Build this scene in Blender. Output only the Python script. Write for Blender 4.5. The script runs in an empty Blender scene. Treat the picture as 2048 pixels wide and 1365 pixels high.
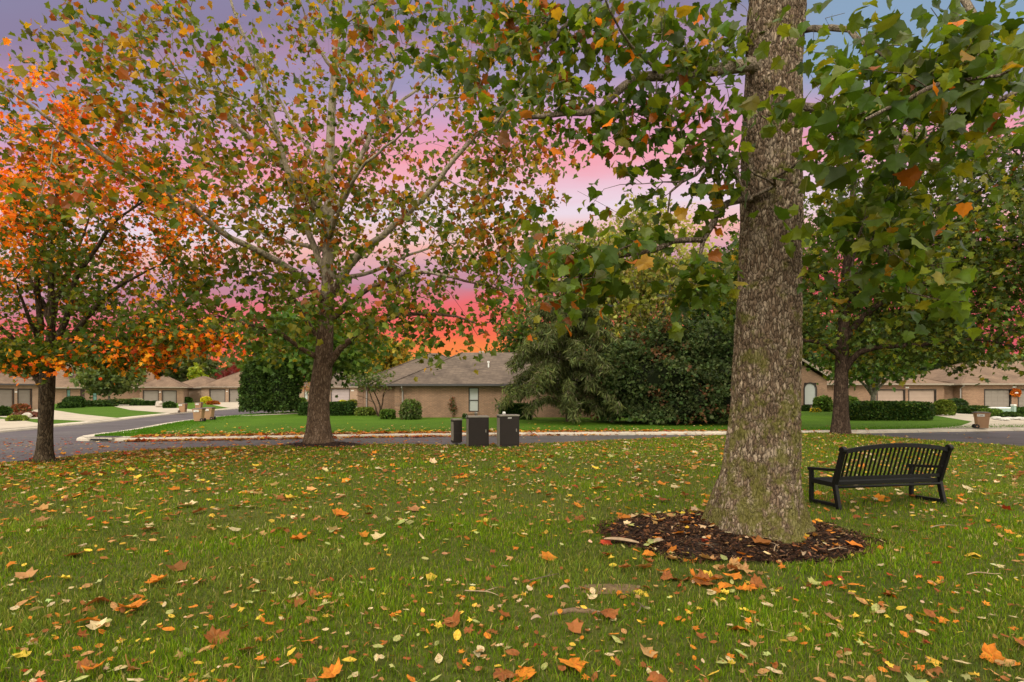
import bpy, math, random
import numpy as np
from mathutils import Vector, Matrix, noise

# ------------------------------------------------------------------ camera, sky, sun, exposure
SC = bpy.context.scene
COL = SC.collection
F = 1085.0          # focal length in pixels of the 2048 px wide photograph
CZ = 1.72           # camera height above the lawn
HY = 784.0          # horizon row

cam_d = bpy.data.cameras.new('camera')
cam = bpy.data.objects.new('camera', cam_d)
COL.objects.link(cam)
cam.location = (0, 0, CZ)
cam.rotation_euler = (math.radians(90), 0, 0)
cam_d.sensor_width = 36
cam_d.lens = F / 2048 * 36
cam_d.shift_y = (HY - 682.5) / 2048
cam_d.clip_start = 0.05
cam_d.clip_end = 4000
SC.camera = cam


def lin(r, g, b):
    f = lambda c: (c / 255 / 12.92) if c / 255 <= 0.04045 else ((c / 255 + 0.055) / 1.055) ** 2.4
    return (f(r), f(g), f(b))


SC.view_settings.view_transform = 'Standard'
SC.view_settings.look = 'None'
SC.view_settings.exposure = 0.0
SC.view_settings.gamma = 1.0
SC.view_settings.use_curve_mapping = False
SC.cycles.max_bounces = 6
SC.cycles.diffuse_bounces = 3
SC.cycles.glossy_bounces = 2
SC.cycles.transmission_bounces = 3
SC.cycles.transparent_max_bounces = 4
SC.cycles.sample_clamp_indirect = 4
SC.cycles.use_denoising = True

world = bpy.data.worlds.new('World')
SC.world = world
world.use_nodes = True


def build_sky():
    nt = world.node_tree
    nt.nodes.clear()
    N = nt.nodes.new
    L = nt.links.new

    def m(op, a, b=None, clamp=False):
        n = N('ShaderNodeMath')
        n.operation = op
        n.use_clamp = clamp
        for i, v in enumerate((a, b)):
            if v is None:
                continue
            if isinstance(v, (int, float)):
                n.inputs[i].default_value = v
            else:
                L(v, n.inputs[i])
        return n.outputs[0]

    def ss(v, a, b):
        n = N('ShaderNodeMapRange')
        n.interpolation_type = 'SMOOTHSTEP'
        L(v, n.inputs[0])
        n.inputs[1].default_value = a
        n.inputs[2].default_value = b
        return n.outputs[0]

    tc = N('ShaderNodeTexCoord')
    sp = N('ShaderNodeSeparateXYZ')
    L(tc.outputs['Generated'], sp.inputs[0])
    x, y, z = sp.outputs
    yy = m('MAXIMUM', y, 0.08)
    h = m('DIVIDE', x, yy)              # cloud bands run east-west on a flat cloud layer
    v0 = m('DIVIDE', z, yy)
    v1 = m('SUBTRACT', v0, m('MULTIPLY', h, 0.055))
    cb = N('ShaderNodeCombineXYZ')
    L(m('MULTIPLY', h, 0.9), cb.inputs[0])
    L(m('MULTIPLY', v0, 3.2), cb.inputs[1])
    nz = N('ShaderNodeTexNoise')
    nz.inputs['Scale'].default_value = 2.2
    nz.inputs['Detail'].default_value = 4
    L(cb.outputs[0], nz.inputs['Vector'])
    cb2 = N('ShaderNodeCombineXYZ')
    L(m('MULTIPLY', h, 2.6), cb2.inputs[0])
    L(m('MULTIPLY', v0, 15.0), cb2.inputs[1])
    n2 = N('ShaderNodeTexNoise')
    n2.inputs['Scale'].default_value = 1.6
    n2.inputs['Detail'].default_value = 6
    n2.inputs['Roughness'].default_value = 0.6
    L(cb2.outputs[0], n2.inputs['Vector'])
    v = m('ADD', m('ADD', v1, m('MULTIPLY', m('SUBTRACT', nz.outputs['Fac'], 0.5), 0.09)), m('MULTIPLY', m('SUBTRACT', n2.outputs['Fac'], 0.5), 0.075))
    cr = N('ShaderNodeValToRGB')
    L(m('DIVIDE', v, 1.0), cr.inputs[0])
    stops = [(0.0, (255, 165, 70)), (0.075, (252, 138, 74)), (0.11, (248, 106, 86)), (0.165, (238, 112, 116)),
             (0.205, (196, 138, 156)), (0.235, (214, 164, 180)), (0.275, (247, 186, 176)), (0.33, (238, 220, 232)),
             (0.38, (240, 196, 212)), (0.43, (247, 162, 176)), (0.475, (226, 160, 190)), (0.53, (204, 166, 198)),
             (0.59, (160, 152, 188)), (0.64, (172, 140, 172)), (0.70, (142, 130, 162)), (0.85, (138, 138, 170))]
    el = cr.color_ramp.elements
    while len(el) < len(stops):
        el.new(0.5)
    for e, (p, c) in zip(el, stops):
        e.position = p
        e.color = (*lin(*c), 1)
    blue = N('ShaderNodeMix')
    blue.data_type = 'RGBA'
    L(m('MULTIPLY', ss(h, 0.3, 0.62), ss(v, 0.42, 0.6)), blue.inputs[0])
    L(cr.outputs[0], blue.inputs[6])
    blue.inputs[7].default_value = (*lin(140, 166, 194), 1)
    rose = N('ShaderNodeMix')
    rose.data_type = 'RGBA'
    L(m('MULTIPLY', ss(h, 0.35, 0.65), m('SUBTRACT', 1.0, ss(v, 0.14, 0.30))), rose.inputs[0])
    L(blue.outputs[2], rose.inputs[6])
    rose.inputs[7].default_value = (*lin(224, 96, 108), 1)
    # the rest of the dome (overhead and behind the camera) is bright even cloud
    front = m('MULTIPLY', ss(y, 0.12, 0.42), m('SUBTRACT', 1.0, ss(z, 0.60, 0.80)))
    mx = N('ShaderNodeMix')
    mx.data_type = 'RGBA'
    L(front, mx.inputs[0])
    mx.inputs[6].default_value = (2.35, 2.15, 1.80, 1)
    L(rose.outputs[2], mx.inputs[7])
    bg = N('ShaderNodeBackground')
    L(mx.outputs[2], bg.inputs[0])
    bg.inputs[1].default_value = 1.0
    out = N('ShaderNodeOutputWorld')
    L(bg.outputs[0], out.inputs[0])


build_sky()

sun_d = bpy.data.lights.new('sun', 'SUN')
sun_d.energy = 1.6
sun_d.angle = math.radians(18)
sun_d.color = (1.0, 0.93, 0.82)
sun = bpy.data.objects.new('sun', sun_d)
COL.objects.link(sun)
sun.rotation_euler = (math.radians(48), 0, math.radians(-25))

# ------------------------------------------------------------------ helpers


def at(px, py, d):
    return Vector(((px - 1024) / F * d, d, CZ + (HY - py) / F * d))


def tag(o, label=None, cat=None, group=None, kind=None):
    for k, v in (('label', label), ('category', cat), ('group', group), ('kind', kind)):
        if v:
            o[k] = v
    return o


def empty(name, loc, rz=0.0):
    o = bpy.data.objects.new(name, None)
    o.empty_display_size = 0.2
    o.location = loc
    o.rotation_euler = (0, 0, rz)
    COL.objects.link(o)
    return o


def link(name, me, mat, parent=None, loc=None):
    o = bpy.data.objects.new(name, me)
    COL.objects.link(o)
    if mat is not None:
        for mm in (mat if isinstance(mat, (list, tuple)) else [mat]):
            me.materials.append(mm)
    if parent is not None:
        o.parent = parent
    if loc is not None:
        o.location = loc
    return o


def np_mesh(name, V, Fc, fcol=None, smooth=False):
    """V (n,3), Fc (m,k) all faces with k corners."""
    V = np.asarray(V, dtype=np.float32)
    Fc = np.asarray(Fc, dtype=np.int32)
    me = bpy.data.meshes.new(name)
    m, k = Fc.shape
    me.vertices.add(len(V))
    me.vertices.foreach_set('co', V.ravel())
    me.loops.add(m * k)
    me.loops.foreach_set('vertex_index', Fc.ravel())
    me.polygons.add(m)
    me.polygons.foreach_set('loop_start', np.arange(0, m * k, k, dtype=np.int32))
    me.polygons.foreach_set('loop_total', np.full(m, k, dtype=np.int32))
    me.polygons.foreach_set('use_smooth', np.full(m, bool(smooth)))
    if fcol is not None:
        a = me.attributes.new('Col', 'FLOAT_COLOR', 'FACE')
        c = np.ones((m, 4), dtype=np.float32)
        c[:, :3] = fcol
        a.data.foreach_set('color', c.ravel())
    me.update(calc_edges=True)
    return me


def sstep(a, b, x):
    t = np.clip((np.asarray(x, float) - a) / (b - a), 0, 1)
    return t * t * (3 - 2 * t)


class MB:
    """collects boxes, prisms and tubes into one mesh"""

    def __init__(self):
        self.v, self.f = [], []

    def add(self, vs, fs):
        n = len(self.v)
        self.v += [tuple(p) for p in vs]
        self.f += [tuple(i + n for i in f) for f in fs]
        return self

    def box(self, x0, x1, y0, y1, z0, z1, M=None, taper=0.0):
        t = taper
        vs = [(x0, y0, z0), (x1, y0, z0), (x1, y1, z0), (x0, y1, z0),
              (x0 - t, y0 - t, z1), (x1 + t, y0 - t, z1), (x1 + t, y1 + t, z1), (x0 - t, y1 + t, z1)]
        if M is not None:
            vs = [M @ Vector(p) for p in vs]
        return self.add(vs, [(3, 2, 1, 0), (4, 5, 6, 7), (0, 1, 5, 4), (1, 2, 6, 5), (2, 3, 7, 6), (3, 0, 4, 7)])

    def bar(self, a, b, w, h, up=(0, 0, 1)):
        a, b = Vector(a), Vector(b)
        t = (b - a).normalized()
        s = t.cross(Vector(up))
        if s.length < 1e-4:
            s = t.cross(Vector((1, 0, 0)))
        s.normalize()
        u = s.cross(t)
        vs = [p + s * (i * w / 2) + u * (j * h / 2) for p in (a, b) for i, j in ((-1, -1), (1, -1), (1, 1), (-1, 1))]
        return self.add(vs, [(0, 1, 2, 3), (7, 6, 5, 4), (0, 4, 5, 1), (1, 5, 6, 2), (2, 6, 7, 3), (3, 7, 4, 0)])

    def poly(self, pts, w, h, up=(0, 0, 1)):
        for a, b in zip(pts[:-1], pts[1:]):
            self.bar(a, b, w, h, up)
        return self

    def tube(self, pts, r, n=8, cap=True):
        pts = [Vector(p) for p in pts]
        rs = r if isinstance(r, (list, tuple)) else [r] * len(pts)
        vs, fs = [], []
        for i, p in enumerate(pts):
            t = (pts[min(i + 1, len(pts) - 1)] - pts[max(i - 1, 0)]).normalized()
            s = t.cross(Vector((0.31, 0.11, 0.94)))
            if s.length < 0.05:
                s = t.cross(Vector((1, 0, 0)))
            s.normalize()
            u = s.cross(t)
            for k in range(n):
                a = 2 * math.pi * k / n
                vs.append(p + (s * math.cos(a) + u * math.sin(a)) * rs[i])
        for i in range(len(pts) - 1):
            for k in range(n):
                k2 = (k + 1) % n
                fs.append((i * n + k, i * n + k2, (i + 1) * n + k2, (i + 1) * n + k))
        if cap:
            fs.append(tuple(range(n - 1, -1, -1)))
            fs.append(tuple((len(pts) - 1) * n + k for k in range(n)))
        return self.add(vs, fs)

    def lathe(self, prof, n=16, c=(0, 0, 0), lob=0, amp=0.0, sx=1, sy=1):
        vs, fs = [], []
        for r, z in prof:
            for k in range(n):
                a = 2 * math.pi * k / n
                rr = r * (1 - amp * abs(math.sin(lob * a / 2)) if lob else 1)
                vs.append((c[0] + rr * math.cos(a) * sx, c[1] + rr * math.sin(a) * sy, c[2] + z))
        for i in range(len(prof) - 1):
            for k in range(n):
                k2 = (k + 1) % n
                fs.append((i * n + k, i * n + k2, (i + 1) * n + k2, (i + 1) * n + k))
        fs.append(tuple(range(n - 1, -1, -1)))
        fs.append(tuple((len(prof) - 1) * n + k for k in range(n)))
        return self.add(vs, fs)

    def build(self, name, mat, parent=None, bevel=0.0, smooth=False, loc=None, seg=2):
        me = bpy.data.meshes.new(name)
        me.from_pydata(self.v, [], self.f)
        if smooth:
            me.polygons.foreach_set('use_smooth', [True] * len(me.polygons))
        me.update()
        o = link(name, me, mat, parent, loc)
        if bevel:
            b = o.modifiers.new('bevel', 'BEVEL')
            b.width = bevel
            b.segments = seg
            b.limit_method = 'ANGLE'
            b.angle_limit = math.radians(40)
        return o


# ------------------------------------------------------------------ materials
def new_mat(name):
    m = bpy.data.materials.new(name)
    m.use_nodes = True
    m.node_tree.nodes.clear()
    N = m.node_tree.nodes.new
    L = m.node_tree.links.new
    out = N('ShaderNodeOutputMaterial')
    p = N('ShaderNodeBsdfPrincipled')
    L(p.outputs[0], out.inputs[0])
    return m, N, L, p, out


def coords(N, L, scale=(1, 1, 1), kind='Object'):
    tc = N('ShaderNodeTexCoord')
    mp = N('ShaderNodeMapping')
    mp.inputs['Scale'].default_value = scale
    L(tc.outputs[kind], mp.inputs['Vector'])
    return mp.outputs[0]


def nz_tex(N, L, vec, scale, detail=4, rough=0.6):
    n = N('ShaderNodeTexNoise')
    n.inputs['Scale'].default_value = scale
    n.inputs['Detail'].default_value = detail
    n.inputs['Roughness'].default_value = rough
    L(vec, n.inputs['Vector'])
    return n.outputs['Fac']


def ramp(N, L, fac, stops):
    r = N('ShaderNodeValToRGB')
    L(fac, r.inputs[0])
    el = r.color_ramp.elements
    while len(el) < len(stops):
        el.new(0.5)
    for e, (p, c) in zip(el, stops):
        e.position = p
        e.color = (*c, 1) if len(c) == 3 else c
    return r.outputs[0]


def mixc(N, L, fac, a, b, mode='MIX'):
    n = N('ShaderNodeMix')
    n.data_type = 'RGBA'
    n.blend_type = mode
    for s, v in ((0, fac), (6, a), (7, b)):
        if isinstance(v, (int, float)):
            n.inputs[s].default_value = v
        elif isinstance(v, tuple):
            n.inputs[s].default_value = (*v[:3], 1)
        else:
            L(v, n.inputs[s])
    return n.outputs[2]


def bump(N, L, h, strength, dist):
    b = N('ShaderNodeBump')
    b.inputs['Strength'].default_value = strength
    b.inputs['Distance'].default_value = dist
    L(h, b.inputs['Height'])
    return b.outputs[0]


def mul(c, k):
    return tuple(min(1, x * k) for x in c)


def plain(name, c, rough=0.6, var=0.18, scale=6.0, bmp=0.0, bd=0.01, stretch=(1, 1, 1), spec=0.3, metal=0.0):
    m, N, L, p, _ = new_mat(name)
    v = coords(N, L, stretch)
    f = nz_tex(N, L, v, scale)
    L(ramp(N, L, f, [(0.3, mul(c, 1 - var)), (0.7, mul(c, 1 + var))]), p.inputs['Base Color'])
    p.inputs['Roughness'].default_value = rough
    p.inputs['Specular IOR Level'].default_value = spec
    p.inputs['Metallic'].default_value = metal
    if bmp:
        f2 = nz_tex(N, L, v, scale * 5)
        L(bump(N, L, f2, bmp, bd), p.inputs['Normal'])
    return m


def leafy(name, trans=0.35, rough=0.5, spec=0.25, mott=0.0):
    m, N, L, p, out = new_mat(name)
    a = N('ShaderNodeAttribute')
    a.attribute_name = 'Col'
    L(a.outputs['Color'], p.inputs['Base Color'])
    if mott:
        f = nz_tex(N, L, coords(N, L), mott, 4, 0.7)
        L(mixc(N, L, 1.0, a.outputs['Color'], ramp(N, L, f, [(0.3, (0.55, 0.5, 0.45)), (0.62, (1.15, 1.15, 1.1))]), 'MULTIPLY'), p.inputs['Base Color'])
    p.inputs['Roughness'].default_value = rough
    p.inputs['Specular IOR Level'].default_value = spec
    if trans:
        t = N('ShaderNodeBsdfTranslucent')
        L(mixc(N, L, 1.0, a.outputs['Color'], (1.7, 1.5, 0.6), 'MULTIPLY'), t.inputs[0])
        mx = N('ShaderNodeMixShader')
        mx.inputs[0].default_value = trans
        L(p.outputs[0], mx.inputs[1])
        L(t.outputs[0], mx.inputs[2])
        L(mx.outputs[0], out.inputs[0])
    return m


def brick_mat(name, c1, c2, mortar):
    m, N, L, p, _ = new_mat(name)
    tc = N('ShaderNodeTexCoord')
    sp = N('ShaderNodeSeparateXYZ')
    L(tc.outputs['Object'], sp.inputs[0])
    ad = N('ShaderNodeMath')
    L(sp.outputs[0], ad.inputs[0])
    L(sp.outputs[1], ad.inputs[1])
    cb = N('ShaderNodeCombineXYZ')
    L(ad.outputs[0], cb.inputs[0])
    L(sp.outputs[2], cb.inputs[1])
    b = N('ShaderNodeTexBrick')
    L(cb.outputs[0], b.inputs['Vector'])
    b.inputs['Color1'].default_value = (*c1, 1)
    b.inputs['Color2'].default_value = (*c2, 1)
    b.inputs['Mortar'].default_value = (*mortar, 1)
    b.inputs['Scale'].default_value = 1
    b.inputs['Mortar Size'].default_value = 0.016
    b.inputs['Mortar Smooth'].default_value = 0.3
    b.inputs['Bias'].default_value = -0.1
    b.inputs['Brick Width'].default_value = 0.23
    b.inputs['Row Height'].default_value = 0.085
    f = nz_tex(N, L, coords(N, L), 0.9, 5)
    big = ramp(N, L, f, [(0.3, (0.82, 0.8, 0.78)), (0.7, (1.12, 1.1, 1.08))])
    L(mixc(N, L, 1.0, b.outputs['Color'], big, 'MULTIPLY'), p.inputs['Base Color'])
    p.inputs['Roughness'].default_value = 0.85
    inv = N('ShaderNodeMath')
    inv.operation = 'SUBTRACT'
    inv.inputs[0].default_value = 1
    L(b.outputs['Fac'], inv.inputs[1])
    L(bump(N, L, inv.outputs[0], 0.6, 0.012), p.inputs['Normal'])
    return m


def shingle_mat(name, c1, c2):
    m, N, L, p, _ = new_mat(name)
    tc = N('ShaderNodeTexCoord')
    sp = N('ShaderNodeSeparateXYZ')
    L(tc.outputs['Object'], sp.inputs[0])
    ad = N('ShaderNodeMath')
    L(sp.outputs[0], ad.inputs[0])
    L(sp.outputs[1], ad.inputs[1])
    cb = N('ShaderNodeCombineXYZ')
    L(ad.outputs[0], cb.inputs[0])
    L(sp.outputs[2], cb.inputs[1])
    b = N('ShaderNodeTexBrick')
    L(cb.outputs[0], b.inputs['Vector'])
    b.inputs['Color1'].default_value = (*c1, 1)
    b.inputs['Color2'].default_value = (*c2, 1)
    b.inputs['Mortar'].default_value = (*mul(c2, 0.55), 1)
    b.inputs['Scale'].default_value = 1
    b.inputs['Mortar Size'].default_value = 0.008
    b.inputs['Brick Width'].default_value = 0.34
    b.inputs['Row Height'].default_value = 0.075
    f = nz_tex(N, L, coords(N, L), 0.55, 6, 0.65)
    big = ramp(N, L, f, [(0.32, (0.62, 0.62, 0.64)), (0.55, (1, 1, 1)), (0.75, (1.15, 1.13, 1.1))])
    L(mixc(N, L, 1.0, b.outputs['Color'], big, 'MULTIPLY'), p.inputs['Base Color'])
    p.inputs['Roughness'].default_value = 0.9
    p.inputs['Specular IOR Level'].default_value = 0.15
    return m


def lawn_mat(name, c, patch, straw=0.3):
    m, N, L, p, _ = new_mat(name)
    v = coords(N, L)
    f1 = nz_tex(N, L, v, 0.35, 5, 0.6)
    f2 = nz_tex(N, L, v, 14, 5, 0.75)
    a = ramp(N, L, f1, [(0.3, c), (0.62, patch)])
    d = ramp(N, L, f2, [(0.28, (0.45, 0.48, 0.4)), (0.5, (1, 1, 1)), (0.8, (1.5, 1.35, 1.3))])
    L(mixc(N, L, 1.0, a, d, 'MULTIPLY'), p.inputs['Base Color'])
    p.inputs['Roughness'].default_value = 0.85
    p.inputs['Specular IOR Level'].default_value = 0.1
    L(bump(N, L, f2, 0.9, 0.05), p.inputs['Normal'])
    return m


def asphalt_mat():
    m, N, L, p, _ = new_mat('asphalt')
    v = coords(N, L)
    f1 = nz_tex(N, L, v, 0.25, 5, 0.6)
    f2 = nz_tex(N, L, v, 55, 3, 0.7)
    f3 = nz_tex(N, L, coords(N, L, (0.25, 1.6, 1)), 1.3, 5, 0.6)
    a = ramp(N, L, f1, [(0.3, (0.052, 0.048, 0.049)), (0.7, (0.088, 0.081, 0.082))])
    b = ramp(N, L, f2, [(0.3, (0.65, 0.65, 0.65)), (0.7, (1.3, 1.3, 1.3))])
    c = ramp(N, L, f3, [(0.35, (0.75, 0.75, 0.78)), (0.65, (1.18, 1.16, 1.14))])
    L(mixc(N, L, 1.0, mixc(N, L, 1.0, a, b, 'MULTIPLY'), c, 'MULTIPLY'), p.inputs['Base Color'])
    L(ramp(N, L, f3, [(0.3, (0.42,) * 3), (0.6, (0.8,) * 3)]), p.inputs['Roughness'])
    p.inputs['Specular IOR Level'].default_value = 0.4
    L(bump(N, L, f2, 0.4, 0.01), p.inputs['Normal'])
    return m


def concrete_mat(name, c):
    m, N, L, p, _ = new_mat(name)
    v = coords(N, L)
    f1 = nz_tex(N, L, v, 0.8, 6, 0.65)
    f2 = nz_tex(N, L, v, 30, 3, 0.7)
    a = ramp(N, L, f1, [(0.25, mul(c, 0.66)), (0.5, c), (0.75, mul(c, 1.15))])
    b = ramp(N, L, f2, [(0.3, (0.85,) * 3), (0.7, (1.1,) * 3)])
    sp = N('ShaderNodeSeparateXYZ')
    L(v, sp.inputs[0])
    ad = N('ShaderNodeMath')
    ad.operation = 'MULTIPLY_ADD'
    L(sp.outputs[0], ad.inputs[0])
    ad.inputs[1].default_value = 0.36
    ad.inputs[2].default_value = 100.0
    fr = N('ShaderNodeMath')
    fr.operation = 'FRACT'
    L(ad.outputs[0], fr.inputs[0])
    joint = ramp(N, L, fr.outputs[0], [(0.0, (0.35, 0.33, 0.3)), (0.016, (1, 1, 1))])
    L(mixc(N, L, 1.0, mixc(N, L, 1.0, a, b, 'MULTIPLY'), joint, 'MULTIPLY'), p.inputs['Base Color'])
    p.inputs['Roughness'].default_value = 0.9
    return m


def bark_mat(name, dark, mid, light, zpale=None, pale=(0.5, 0.46, 0.36), moss=0.0, scale=1.0):
    """furrowed bark; above zpale (object z) it peels to pale blotches; moss = height the green film reaches"""
    m, N, L, p, _ = new_mat(name)
    tc = N('ShaderNodeTexCoord')
    mp = N('ShaderNodeMapping')
    mp.inputs['Scale'].default_value = (26 * scale, 26 * scale, 9 * scale)
    L(tc.outputs['Object'], mp.inputs['Vector'])
    wn = N('ShaderNodeTexNoise')
    wn.inputs['Scale'].default_value = 0.6
    wn.inputs['Detail'].default_value = 3
    L(mp.outputs[0], wn.inputs['Vector'])
    wv = N('ShaderNodeVectorMath')
    wv.operation = 'ADD'
    L(mp.outputs[0], wv.inputs[0])
    sc = N('ShaderNodeVectorMath')
    sc.operation = 'SCALE'
    sc.inputs['Scale'].default_value = 1.3
    L(wn.outputs['Color'], sc.inputs[0])
    L(sc.outputs[0], wv.inputs[1])
    vo = N('ShaderNodeTexVoronoi')
    vo.feature = 'DISTANCE_TO_EDGE'
    vo.inputs['Scale'].default_value = 1
    L(wv.outputs[0], vo.inputs['Vector'])
    vc = N('ShaderNodeTexVoronoi')
    vc.inputs['Scale'].default_value = 1
    L(wv.outputs[0], vc.inputs['Vector'])
    bw = N('ShaderNodeRGBToBW')
    L(vc.outputs['Color'], bw.inputs[0])
    plate = ramp(N, L, bw.outputs[0], [(0.15, mul(mid, 0.7)), (0.5, mid), (0.8, light)])
    big = nz_tex(N, L, tc.outputs['Object'], 3.2, 5, 0.6)
    plate = mixc(N, L, 1.0, plate, ramp(N, L, big, [(0.3, (0.72, 0.70, 0.68)), (0.7, (1.22, 1.2, 1.2))]), 'MULTIPLY')
    fine = nz_tex(N, L, coords(N, L, (60 * scale, 60 * scale, 16 * scale)), 1.0, 5, 0.75)
    plate = mixc(N, L, 1.0, plate, ramp(N, L, fine, [(0.3, (0.5, 0.48, 0.46)), (0.5, (1, 1, 1)), (0.72, (1.35, 1.33, 1.3))]), 'MULTIPLY')
    patch = nz_tex(N, L, coords(N, L, (1, 1, 0.6)), 6.5, 4, 0.6)
    plate = mixc(N, L, ramp(N, L, patch, [(0.54, (0, 0, 0)), (0.66, (0.75,) * 3)]), plate, light)
    col = mixc(N, L, ramp(N, L, vo.outputs['Distance'], [(0.0, (0.95,) * 3), (0.12, (0, 0, 0))]), plate, dark)
    sp = N('ShaderNodeSeparateXYZ')
    L(tc.outputs['Object'], sp.inputs[0])
    if moss:
        mr = N('ShaderNodeMapRange')
        L(sp.outputs[2], mr.inputs[0])
        mr.inputs[1].default_value = moss
        mr.inputs[2].default_value = 0.1
        mr.inputs[3].default_value = 0.0
        mr.inputs[4].default_value = 0.13
        mn = nz_tex(N, L, tc.outputs['Object'], 4.5, 6, 0.7)
        ad = N('ShaderNodeMath')
        L(mn, ad.inputs[0])
        L(mr.outputs[0], ad.inputs[1])
        f = ramp(N, L, ad.outputs[0], [(0.55, (0, 0, 0)), (0.66, (0.8,) * 3)])
        col = mixc(N, L, f, col, (0.12, 0.115, 0.022))
    if zpale is not None:
        mr = N('ShaderNodeMapRange')
        L(sp.outputs[2], mr.inputs[0])
        mr.inputs[1].default_value = zpale - 1.5
        mr.inputs[2].default_value = zpale + 1.8
        mr.inputs[3].default_value = -0.35
        mr.inputs[4].default_value = 0.35
        mn = nz_tex(N, L, coords(N, L, (1, 1, 0.45)), 5, 4, 0.6)
        ad = N('ShaderNodeMath')
        L(mn, ad.inputs[0])
        L(mr.outputs[0], ad.inputs[1])
        f = ramp(N, L, ad.outputs[0], [(0.5, (0, 0, 0)), (0.56, (1, 1, 1))])
        pb = nz_tex(N, L, coords(N, L, (1, 1, 0.5)), 7, 3, 0.5)
        pc = ramp(N, L, pb, [(0.36, mul(pale, 0.42)), (0.44, mul(pale, 0.8)), (0.6, pale)])
        col = mixc(N, L, f, col, pc)
    L(col, p.inputs['Base Color'])
    p.inputs['Roughness'].default_value = 0.9
    p.inputs['Specular IOR Level'].default_value = 0.15
    hb = N('ShaderNodeMapRange')
    L(vo.outputs['Distance'], hb.inputs[0])
    hb.inputs[2].default_value = 0.3
    L(bump(N, L, hb.outputs[0], 0.9, 0.018), p.inputs['Normal'])
    return m


M = {}
M['leaf'] = leafy('leaf_surface', 0.40)
M['leaf_near'] = leafy('near_leaf_surface', 0.44, 0.45, 0.3, 7.0)
M['litter'] = leafy('dry_leaf', 0.15, 0.7, 0.15, 4.5)
M['blade'] = leafy('grass_blade', 0.34, 0.7, 0.06)
M['needle'] = leafy('needle_spray', 0.2, 0.65, 0.15)
M['chip'] = leafy('bark_chip', 0.0, 0.9, 0.1)
M['lawn'] = lawn_mat('lawn_soil', (0.055, 0.075, 0.012), (0.085, 0.095, 0.022))
M['lawn_far'] = lawn_mat('mown_lawn', (0.046, 0.105, 0.005), (0.066, 0.135, 0.008))
M['terrain'] = lawn_mat('distant_ground', (0.045, 0.085, 0.012), (0.07, 0.1, 0.02))
M['asphalt'] = asphalt_mat()
M['concrete'] = concrete_mat('concrete', (0.40, 0.345, 0.27))
M['gutter_concrete'] = concrete_mat('gutter_concrete', (0.50, 0.44, 0.36))
M['brick'] = brick_mat('tan_brick', (0.37, 0.215, 0.130), (0.27, 0.155, 0.095), (0.20, 0.145, 0.105))
M['brick_pink'] = brick_mat('pinkish_brick', (0.36, 0.23, 0.15), (0.30, 0.18, 0.115), (0.38, 0.30, 0.23))
M['shingle'] = shingle_mat('grey_brown_shingle', (0.170, 0.130, 0.102), (0.115, 0.088, 0.072))
M['shingle_tan'] = shingle_mat('tan_shingle', (0.23, 0.155, 0.108), (0.18, 0.12, 0.085))
M['gutter'] = plain('dark_gutter_paint', (0.075, 0.070, 0.072), 0.45, 0.1, 2)
M['gutter_tan'] = plain('tan_gutter_paint', (0.30, 0.25, 0.20), 0.5, 0.1, 2)
M['dark_trim'] = plain('dark_brown_trim', (0.035, 0.027, 0.022), 0.5, 0.15, 3)
M['downspout'] = plain('downspout_paint', (0.30, 0.27, 0.25), 0.5, 0.1, 2)
M['garage_grey'] = plain('grey_garage_paint', (0.235, 0.205, 0.175), 0.55, 0.06, 1.5)
M['garage_tan'] = plain('tan_garage_paint', (0.36, 0.27, 0.215), 0.55, 0.06, 1.5)
M['garage_mauve'] = plain('mauve_garage_paint', (0.36, 0.30, 0.30), 0.55, 0.06, 1.5)
M['blind'] = plain('white_blind', (0.42, 0.44, 0.42), 0.5, 0.06, 12, stretch=(0.05, 0.05, 4))
M['white'] = plain('white_paint', (0.72, 0.71, 0.68), 0.5, 0.06, 3)
M['black_metal'] = plain('black_powder_coat', (0.004, 0.004, 0.004), 0.5, 0.25, 9, 0.08, 0.002, spec=0.22)
M['box_brown'] = plain('brown_cabinet_paint', (0.020, 0.015, 0.013), 0.6, 0.12, 3, 0.05, 0.002, spec=0.2)
M['grey_lit_side'] = plain('grey_metal_lit_side', (0.20, 0.18, 0.15), 0.5, 0.15, 3)  # grey metal; light on cabinet sides and lids is put into its colour
M['bin_tan'] = plain('tan_bin_plastic', (0.36, 0.205, 0.115), 0.55, 0.08, 3)
M['bin_lid'] = plain('brown_bin_lid', (0.085, 0.06, 0.045), 0.4, 0.12, 3, spec=0.5)
M['rubber'] = plain('black_rubber', (0.02, 0.02, 0.02), 0.7, 0.2, 8)
M['ink'] = plain('dark_label_ink', (0.10, 0.04, 0.05), 0.6, 0.1, 8)
M['grate'] = plain('cast_iron', (0.07, 0.065, 0.065), 0.6, 0.25, 8)
M['mulch'] = plain('bark_mulch', (0.026, 0.013, 0.008), 0.95, 0.55, 16, 1.0, 0.03)
M['soil'] = plain('bare_soil', (0.135, 0.088, 0.045), 0.95, 0.35, 14, 0.6, 0.015)
M['rock'] = plain('garden_rock', (0.40, 0.35, 0.30), 0.85, 0.3, 4, 0.5, 0.03)
M['white_rock'] = plain('white_rock', (0.48, 0.46, 0.42), 0.85, 0.2, 4, 0.4, 0.02)
M['teal_box'] = plain('pale_green_cabinet', (0.30, 0.40, 0.35), 0.5, 0.08, 3)
M['orange'] = plain('orange_vinyl', (0.85, 0.22, 0.02), 0.4, 0.08, 3)
M['yellow'] = plain('yellow_vinyl', (0.85, 0.62, 0.03), 0.4, 0.08, 3)
M['skylight'] = plain('skylight_glass', (0.55, 0.58, 0.60), 0.25, 0.05, 3, spec=0.6)
M['door_dark'] = plain('dark_door', (0.06, 0.035, 0.025), 0.5, 0.2, 3)
M['teal_glass'] = plain('teal_window', (0.12, 0.24, 0.21), 0.2, 0.2, 2, spec=0.6)
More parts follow.
